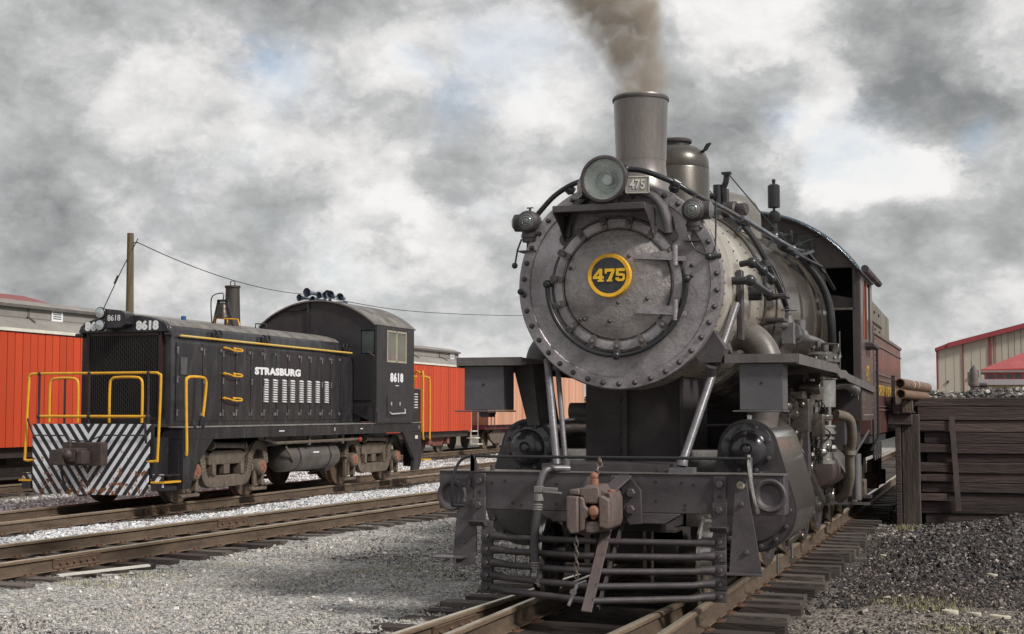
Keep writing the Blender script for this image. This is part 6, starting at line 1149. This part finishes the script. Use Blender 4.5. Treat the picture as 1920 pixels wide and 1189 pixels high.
        for q in (-1, 1):
            for s in (-1, 1):
                MB().lathe([(.51, .0), (.505, .1), (.535, .11), (.535, .135), (.40, .135)], (s*.81, yc+q*1.22, .505), (-s, 0, 0), 40).build('wheel', M('wheel_rusty', (.16, .11, .075), (.09, .06, .045), rough=.6, metal=.3), T)
                jb = MB().lathe([(.001, 0), (.13, 0), (.15, .02), (.16, .06), (.16, .20)], (s*1.20, yc+q*1.22, .56), (-s, 0, 0), 24, False, True).prism([(yc+q*1.22-.2, .22), (yc+q*1.22-.10, .22), (yc+q*1.22-.12, .5), (yc+q*1.22-.2, .5)], 'x', *sorted((s*1.0, s*1.10))).prism([(yc+q*1.22+.1, .22), (yc+q*1.22+.2, .22), (yc+q*1.22+.2, .5), (yc+q*1.22+.12, .5)], 'x', *sorted((s*1.0, s*1.10)))
                jb = jb.build('journal_box', truckm, T)
                MB().lathe([(.115, 0), (.115, .010), (.09, .014), (.03, .014), (.03, .02)], (s*1.195, yc+q*1.22, .58), (s, 0, 0), 20, False, True).cyl((s*1.20, yc+q*1.22-.03, .62), (s*1.225, yc+q*1.22-.03, .62), .022, n=8).cyl((s*1.20, yc+q*1.22+.03, .55), (s*1.225, yc+q*1.22+.03, .55), .022, n=8).cyl((s*1.20, yc+q*1.22-.03, .50), (s*1.225, yc+q*1.22-.03, .50), .022, n=8).build('journal_lid', M('lid_rust', (.36, .15, .09), (.22, .09, .06), rough=.7), jb)
        MB().b2(-.8, .8, yc-1.0, yc+1.0, .3, .8).build('truck_bolster', dark, T)
        return T
    truck(1.5+1.22, 0); truck(1.5+6.7+1.22, 1)
diesel()

# ---------------------------------------------------------------- coaches and boxcar
def coach(y0, y1, label, ladder=False):
    C = E_('passenger_coach', (CXC, y0, 0), label, 'railway coach', 'orange red passenger coaches standing behind the diesel'); L = y1-y0
    MB().b2(-1.44, 1.43, 0, L, .86, 3.40).build('body', M('coach_seam', (.22, .03, .012), (.16, .02, .01), rough=.7), C)
    pm = MB().b2(0, .018, .011, .251, .86, 3.38).mesh('plank', red); n = int(L/.262)
    for k in range(n): piece('plank', pm, C, (1.431, L-(k+1)*.262, 0), (0, 0, 0), (rt.uniform(.85, 1.15), 1, 1))
    MB().b2(-1.47, 1.49, -.03, L+.03, 3.40, 3.47).build('eave_trim', cream, C)
    r1 = [(1.48, 3.47), (1.35, 3.62), (1.10, 3.72), (.88, 3.76), (.88, 3.99), (.97, 4.0), (.93, 4.07), (.7, 4.16), (.35, 4.22), (0, 4.24)]
    poly = r1+[(-x, z) for x, z in reversed(r1[:-1])]
    MB().prism(poly, 'y', 0, L).build('roof', cgrey, C)
    dt = MB().b2(.882, .90, 0, L, 3.75, 3.775).b2(.90, .975, 0, L, 3.99, 4.06)
    y = L-2.2
    while y > 0: dt.b2(.882, .895, y, y+.07, 3.775, 3.99).tube([(.89, y, 3.80), (.99, y-.1, 3.775), (1.2, y-.25, 3.72), (1.36, y-.35, 3.64)], .02, 6); y -= 2.9
    dt.build('clerestory_trim', cgrey2, C)
    for y in ([L-1.0, L-15.1] if ladder else [L-12.95, L-3.2]):
        v = MB().b2(.896, .91, y, y+.42, 3.74, 3.80).b2(.896, .91, y, y+.42, 4.01, 4.06).b2(.896, .91, y, y+.05, 3.80, 4.01).b2(.896, .91, y+.37, y+.42, 3.80, 4.01)
        for k in range(4): v.b2(.896, .91, y+.05, y+.37, 3.825+.05*k, 3.85+.05*k)
        v.build('roof_vent', white, C)
    e = [(1.48, 3.47), (1.35, 3.62), (1.10, 3.72), (.98, 4.0), (.7, 4.15), (0, 4.22)]
    MB().b2(-1.3, 1.3, 0, L, .62, .86).b2(-.4, .4, .5, L-.5, .35, .62).b2(-.9, .95, 7, L-7, .45, .62).build('underframe', M('coach_underframe', (.045, .035, .032), (.03, .022, .02)), C)
    for yc in (2.6, L-2.9):
        tk = MB().b2(.96, 1.12, yc-1.3, yc+1.3, .52, .70).prism([(yc-.8, .52), (yc+.8, .52), (yc+.45, .28), (yc-.45, .28)], 'x', .98, 1.1).b2(.9, 1.15, yc-1.1, yc+1.1, .72, .84).b2(-1.1, -.96, yc-1.3, yc+1.3, .5, .7).build('truck_frame', M('truck_redbrown', (.22, .07, .05), (.11, .05, .04), rough=.7, scale=4), C, bev=.02)
        for q in (-.95, .95):
            for s in (-1, 1): MB().lathe([(.45, 0), (.44, .1), (.47, .11), (.47, .13), (.1, .13)], (s*.81, yc+q, .45), (-s, 0, 0), 28).build('wheel', truckm, C)
            MB().b2(.98, 1.2, yc+q-.13, yc+q+.13, .34, .62).build('journal_box', M('journal_redbrown', (.26, .09, .07), (.15, .06, .05)), C, bev=.02)
    if ladder:
        st = MB()
        for k, z in enumerate((.80, .52, .26)): st.b2(1.2, 1.55+.05*k, L-.1+.18*k, L+.45+.18*k, z, z+.04)
        st.build('end_step', cream, C)
        MB().tube([(1.40, L+.12, .25), (1.40, L+.12, 1.9)], .025, 6).tube([(1.40, L+.9, .3), (1.40, L+.9, 1.6)], .02, 6).tube([(1.45, L-.1, .86), (1.45, L-.1, .3)], .03, 6).build('step_rail', M('rail_pale', (.5, .42, .36)), C)
    b = MB()
    for k in range(9): b.b2(-.45, .45, L+.02+.09*k, L+.07+.09*k, .95, 3.1)
    b.build('diaphragm', M('diaphragm_brown', (.09, .055, .045), (.05, .035, .03)), C)
    MB().b2(-.1, .1, L, L+.9, .78, .95).build('coupler', dark, C)
coach(19.5, 41.0, 'orange red coach with grey clerestory roof at the left edge behind the switcher')
coach(42.6, 54.95, 'orange red coach with grey clerestory roof and end steps behind the steam locomotive', True)

def boxcar():
    B = E_('boxcar', (CXC, 57.0, 0), 'faded pink and ochre boxcar beyond the red coach, seen past the steam locomotive', 'boxcar'); L = 15
    MB().b2(-1.5, 1.44, 0, L, 1.05, 3.55).build('body', M('boxcar_seam', (.30, .12, .08), (.2, .08, .05)), B)
    pm = MB().b2(0, .015, .006, .294, 1.05, 3.52).mesh('plank', pink); r = random.Random(4)
    for k in range(50): piece('plank', pm, B, (1.441, .3*k, 0), (0, 0, 0), (r.uniform(.7, 1.3), 1, 1))
    MB().b2(1.457, 1.50, 4.6, 6.9, 1.1, 3.3).build('sliding_door', M('boxcar_door', (.62, .33, .22), (.55, .25, .17), rough=.7, scale=2), B)
    MB().prism([(-1.55, 3.55), (1.5, 3.55), (0, 3.85)], 'y', -.1, L+.1).b2(-.3, .3, 0, L, 3.86, 3.92).build('roof', M('boxcar_roof', (.14, .12, .115), (.09, .08, .075)), B)
    MB().b2(-1.3, 1.3, 0, L, .85, 1.05).b2(-.3, .3, 0, L, .6, .85).build('underframe', M('boxcar_under', (.14, .02, .03), (.09, .015, .02)), B)
    for yc in (2.2, L-2.2):
        MB().prism([(yc-1.1, .62), (yc-.4, .88), (yc+.4, .88), (yc+1.1, .62), (yc+.9, .40), (yc+.4, .22), (yc-.4, .22), (yc-.9, .40)], 'x', .98, 1.1).build('truck_frame', truckm, B, bev=.02)
        for q in (-.85, .85):
            for s in (-1, 1): MB().lathe([(.42, 0), (.41, .1), (.44, .11), (.44, .13), (.1, .13)], (s*.81, yc+q, .42), (-s, 0, 0), 24).build('wheel', truckm, B)
    MB().tube([(1.5, .3, .9), (1.5, .3, 3.4)], .02, 6).tube([(1.5, .7, .9), (1.5, .7, 3.4)], .02, 6).build('ladder_rail', M('ladder_dark', (.15, .08, .06)), B)
boxcar()

# ---------------------------------------------------------------- coal wharf
def wharf():
    B = E_('coal_wharf', (-1.2, 25.0, 0), 'dark timber coal bin wall with stacked uneven planks beside the tender', 'coal bin')
    r = random.Random(12); zs = [1.88, 1.73, 1.50, 1.30, 1.115, .945, .80, .62, .46, .30, .14, -.05, -.25, -.45]
    for i in range(len(zs)-1):
        z1, z0 = zs[i], zs[i+1]; x = [-.02, .0, .04, .10, .03, .14, .02, .11, .05, .13, .04, .1, .05][i]
        if i == 0: x = -.05
        while x < 8:
            L = r.uniform(2.2, 4.5) if x > .3 else r.uniform(2.6, 5); n = 5; m = MB(); dy = r.uniform(-.035, .025); sag = r.uniform(-.006, .006)
            for q in range(n+1):
                a = x+L*q/n-.006; w = r.uniform(-.006, .006)
                if q == n: a -= .01
                m.v += [(a, -.10+dy+w, z0+.003+sag*q/n), (a, .09, z0+.003+sag*q/n), (a, .09, z1-.004+sag*q/n), (a, -.10+dy-w, z1-.004+sag*q/n+w)]
            for q in range(n):
                for k in range(4): k2 = (k+1) % 4; m.f.append((q*4+k, q*4+k2, q*4+4+k2, q*4+4+k))
            m.f += [(3, 2, 1, 0), (n*4, n*4+1, n*4+2, n*4+3)]
            m.build('plank', (timber, timber2, timber)[int(r.random()*3)], B, bev=.008)
            x += L
    MB().b2(-.05, 8, .10, .16, -.45, 1.87).build('added_gap_backing', dark, B)  # added dark sheet, keeps light from showing between the planks
    # short pale blocks packed at the end of alternate courses
    for i in (2, 4, 6, 7, 9): z1, z0 = zs[i], zs[i+1]; MB().b2(.0, .62+r.uniform(-.2, 0), -.17, -.135, z0+.02, z1-.02).build('packing_block', timber2, B, bev=.01)
    MB().b2(-.03, .26, -.28, -.02, -.5, 1.60).build('post', M('post_dark', (.105, .08, .066), (.045, .035, .03), rough=.85, scale=4, bump=1, bs=30, stretch=(1, 1, .12), speck=.4, dist=.006), B, bev=.015, loc=(-.23, 0, 0))
    MB().b2(-.36, -.27, -.34, .1, -.5, 1.62).build('post', timber, B, bev=.01)
    MB().b2(-.48, -.08, -.36, .1, 1.42, 1.60).b2(-.40, -.1, -.40, -.1, 1.60, 1.76).b2(-.5, -.38, -.2, 6, 1.5, 1.9).build('cap_beam', timber, B, bev=.015)
    MB().b2(-.24, -.06, -.42, -.28, 1.62, 1.82).build('cap_block', postm, B, bev=.01)
    MB().b2(-.42, -.36, -.2, -.1, 1.7, 2.25).build('stake', timber, B)
    sp = MB().bar((.545, -.17, 1.56), (.63, -.19, .0), .085, .06, (0, 1, 0)); sp.build('iron_post', M('post_iron', (.13, .10, .095), (.07, .055, .05), rough=.6, rust=.1), B)
    for y in range(8):
        z = 1.88-.25*y; MB().b2(-.28, -.12, .12, 9, z-.24, z-.01).build('side_plank', timber, B, bev=.01)
    def heap(x, y): return 1.82+.16*sst(.1, 1.5, y-25)+.04*sin(x*2.1)+.03*sin(x*5+y)
    MB().add([(-1.3, 25.1, 1.70), (7, 25.1, 1.75), (7, 40, 1.95), (-1.3, 34, 1.9)], [(0, 1, 2, 3)]).build('coal_bed', coalm, kind='stuff')
    scatter('coal_heap', lambda x, y: x < .08*y, -1.35, 3.0, 25.1, 28, 240, .05, .15, st_coal, 31, hmap=heap)
    scatter('coal_heap', lambda x, y: x < .08*y, -1.25, 3.0, 25.1, 27, 40, .08, .2, st_mid, 32, hmap=heap)
    P = E_('pipe', (-1.30, 24.4, 2.08), 'upper rust brown pipe lying on top of the coal bin post', 'pipe', 'pipes on the coal bin')
    def pp(par, a, b, r_):
        MB().lathe([(r_*.80, .1), (r_*.8, 0), (r_, 0), (r_, (Vector(b)-Vector(a)).length), (r_*.9, (Vector(b)-Vector(a)).length+.02)], a, Vector(b)-Vector(a), 24, False, True).build('pipe_shell', pipebrown, par)
        MB().lathe([(r_*.8, .09), (.001, .09)], a, Vector(b)-Vector(a), 24, False, False).build('pipe_bore', dark, par)
    pp(P, (-.13, -.4, .02), (.23, 1.1, -.03), .085)
    t = MB()
    for k in (.55, .8): t.lathe([(.088, -.006), (.092, 0), (.088, .006)], (-.13+.36*k/1.5, -.4+k, .02-.03*k/1.5), (.36, 1.5, -.03), 20, False, False)
    t.build('tie_wire', cream, P)
    P = E_('pipe', (-1.30, 24.4, 1.93), 'lower rust brown pipe lying on top of the coal bin post', 'pipe', 'pipes on the coal bin')
    pp(P, (-.12, -.38, .0), (.2, 1.0, -.03), .08)
wharf()

# ---------------------------------------------------------------- buildings, pole, water column on the right, far bush
def buildings():
    B = E_('engine_shop', (-2.62, 75, 0), 'large beige metal sided building with red corner trim at the right', 'building')
    sl = .256
    def ztop(x): return 4.72+sl*x if x < 11 else 4.72+sl*11-(x-11)*sl
    MB().prism([(0, -.3), (22, -.3), (22, 4.70), (11, 4.70+sl*11), (0, 4.70)], 'y', .08, 40).build('wall', bwall, B)
    x = 0.0; k = 0
    while x < 22:
        w = 1.25 if k < 2 else .30; x1 = min(22, x+w)
        MB().prism([(x+.015, -.3), (x1-.015, -.3), (x1-.015, ztop(x1)-.03), (x+.015, ztop(x)-.03)], 'y', .03 if k > 1 else .0, .078).build('wall_panel', bwall if k < 2 or k % 2 == 0 else M('building_beige_warm', (.47, .43, .355), (.43, .395, .325), rough=.7, bump=0, speck=.04), B)
        x = x1; k += 1
    rb = MB()
    for q in (.42, .83, 1.67, 2.1): rb.b2(q-.012, q+.012, -.012, -.001, -.2, ztop(q)-.1)
    rb.build('panel_rib', M('building_rib', (.46, .425, .35), (.42, .39, .32), rough=.7, bump=0), B)
    tr = MB()
    for q, w in ((0, .10), (1.25, .06), (2.52, .10), (2.72, .06)): tr.b2(q-w/2, q+w/2, -.05, -.014, -.3, ztop(q)-.02)
    tr.build('corner_trim', btrim, B)
    MB().prism([(-.1, 4.66), (.5, 4.66+sl*.6), (.5, 4.90+sl*.5), (-.1, 4.80)], 'y', -.25, 40.2).prism([(.5, 4.68+sl*.5), (11, 4.68+sl*11), (22.2, 4.66), (22.2, 4.88), (11, 4.92+sl*11), (.5, 4.92+sl*.5)], 'y', -.3, 40.2).build('roof', btrim, B)
    for q, z in ((.5, 3.05), (1.55, 3.25)): MB().b2(q-.04, q+.04, -.08, -.014, z, z+.12).build('wall_lamp', black, B)
    P = E_('pavilion', (-.45, 60, 0), 'low pavilion with bright red hipped metal roof in front of the beige building', 'pavilion')
    MB().add([(0, 0, 3.30), (5, 0, 3.42), (5, 6, 3.42), (0, 6, 3.30), (3.0, 3, 4.6), (5, 3, 4.6), (0, 0, 3.24), (5, 0, 3.36), (5, 6, 3.36), (0, 6, 3.24)], [(0, 1, 5, 4), (0, 4, 3), (3, 4, 5, 2), (1, 2, 5), (0, 6, 7, 1), (0, 3, 9, 6), (6, 9, 8, 7), (3, 2, 8, 9), (1, 7, 8, 2)]).build('roof', broof, P)
    MB().b2(.15, 4.9, .1, .25, 3.12, 3.24).b2(.15, .3, .1, 6, -.2, 3.2).b2(4, 4.2, .1, .3, -.2, 3.2).build('eave_beam', cgrey2, P)
    C = E_('yellow_coach', (-.72, 57, 0), 'old yellow coach with red framed clerestory windows under the pavilion roof', 'railway coach')
    MB().b2(.2, 12, .0, 2.8, .8, 2.62).build('body', M('coach_cream_yellow', (.58, .47, .25), (.5, .4, .2), rough=.6, bump=0), C)
    k = 0; x = .35
    while x < 8:
        MB().b2(x, x+.34, -.02, .0, 1.9, 2.52).build('window', M('coach_window_blue', (.30, .33, .34), (.2, .23, .24), rough=.15, bump=0), C); x += .58
    MB().prism([(.1, 2.63), (12, 2.63), (12, 2.84), (.35, 2.84)], 'y', -.15, 2.95).build('lower_roof', M('coach_roof_lilac', (.46, .43, .44), (.4, .37, .38), rough=.6, bump=0), C)
    MB().b2(.45, 12, .55, 2.3, 2.84, 3.12).build('clerestory', M('clerestory_red', (.42, .09, .08), (.34, .07, .065), rough=.6, bump=0), C)
    x = .55
    while x < 6: MB().b2(x, x+.25, .53, .549, 2.90, 3.04).build('clerestory_window', wingl, C); x += .33
    MB().b2(.3, 12, .40, 2.45, 3.12, 3.19).build('roof', cgrey, C)
    Wc = E_('water_column', (-.64, 56, 0), 'grey railway water column with hooded top and side spout', 'water column')
    MB().lathe([(.20, -.2), (.15, .1), (.15, 2.55), (.20, 2.58), (.20, 2.68), (.155, 2.70), (.155, 3.0), (.12, 3.18), (.06, 3.30), (.02, 3.36)], (0, 0, 0), (0, 0, 1), 20).b2(-.24, -.12, -.1, .1, 2.62, 3.1).build('column', M('column_grey_brown', (.16, .13, .12), (.11, .09, .085), rough=.7), Wc)
    MB().cyl((.1, 0, 2.62), (.45, 0, 2.60), .09, n=14).tube([(-.16, 0, 2.9), (-.12, 0, 3.2), (0, 0, 3.32), (.14, 0, 3.15), (.16, 0, 2.9)], .03, 6).cyl((-.1, 0, 3.2), (-.1, 0, 3.5), .012, n=6).build('spout', black, Wc)
    S = E_('red_roofed_shed', (-26.2, 8, 0), 'long low shed with dull red metal roof behind the left coach', 'shed')
    MB().prism([(0, 4.55), (-2.8, 5.28), (-5.6, 4.55), (-5.6, 4.48), (-2.8, 5.20), (0, 4.48)], 'y', 0, 29.6).build('roof', shedroof, S)
    MB().b2(-5.3, -.3, .2, 29.3, -.3, 4.47).build('wall', M('shed_wall', (.30, .26, .24)), S)
    U = E_('utility_pole', (-40.0, 60, 0), 'bare brown wooden pole with a single wire rising behind the switcher', 'utility pole')
    MB().lathe([(.24, -.3), (.16, 10.38), (.001, 10.40)], (0, 0, 0), (-.008, 0, 1), 14).build('pole_shaft', polem, U)
    def wire(a, b, sag, n=20): return [(a[0]+(b[0]-a[0])*i/n, a[1]+(b[1]-a[1])*i/n, a[2]+(b[2]-a[2])*i/n-sag*4*(i/n)*(1-i/n)) for i in range(n+1)]
    w = MB().tube(wire((.35, 0, 9.9), (-5.2, 30, 9.80), .55), .024, 5)
    w.tube(smoothpath([(-5.2, 30, 9.80), (-7.8, 50, 10.20), (-9.4, 70, 11.10), (-9.05, 90, 12.2), (-5.5, 110, 13.5)], 6), .03, 5).tube([(-.1, 0, 9.9), (.35, 0, 9.9)], .03, 5); w.build('wire', M('wire_dark', (.05, .05, .05), rough=.6, bump=0), U)
    MB().tube([(.35, 0, 10.1), (-.4, -.2, 8.6), (-1.6, 0, 6.6)], .025, 5).tube([(-.9, -.1, 7.9), (-.7, -.1, 8.3)], .05, 5).build('guy_wire', M('wire_dark', (.05, .05, .05)), U)
    # far hedge and trees on the horizon
    r = random.Random(9)
    def leaf(nm, loc, label, cat, w, h, n, g=None):
        m = MB()
        for i in range(n):
            a = r.random()*6.28; q = r.random()**.5; t = r.random(); x = w*q*cos(a)*sqrt(max(.05, 1-(2*t-1)**2)); y = w*.6*q*sin(a); z = h*(.12+.88*t)
            s = w*r.uniform(.06, .13); u = Vector((r.gauss(0, 1), r.gauss(0, 1), r.gauss(0, 1))).normalized(); v = u.orthogonal().normalized()
            c = Vector((x, y, z)); m.add([c-u*s-v*s*.5, c+u*s-v*s*.6, c+v*s], [(0, 1, 2)])
        T = E_(nm, loc, label, cat, g); m.build('crown', leafm, T); MB().lathe([(w*.06, -.3), (w*.03, h*.6)], (0, 0, 0), (0, 0, 1), 8).build('trunk', polem, T)
    leaf('distant_tree', (-6.3, 145, 0), 'small hazy tree on the horizon left of the beige building', 'tree', 1.9, 3.7, 500)
    hd = MB()
    for i in range(9000):
        x = r.uniform(-260, 120); y = r.uniform(330, 380); h = 2.6+1.6*sin(x*.11)+sin(x*.37); z = r.random()*h; s = r.uniform(.4, .9); u = Vector((r.gauss(0, 1), r.gauss(0, 1), r.gauss(0, 1))).normalized(); v = u.orthogonal().normalized(); c = Vector((x, y, z))
        hd.add([c-u*s-v*s*.5, c+u*s-v*s*.6, c+v*s], [(0, 1, 2)])
    hd.build('distant_woods', leafm, kind='stuff')
buildings()
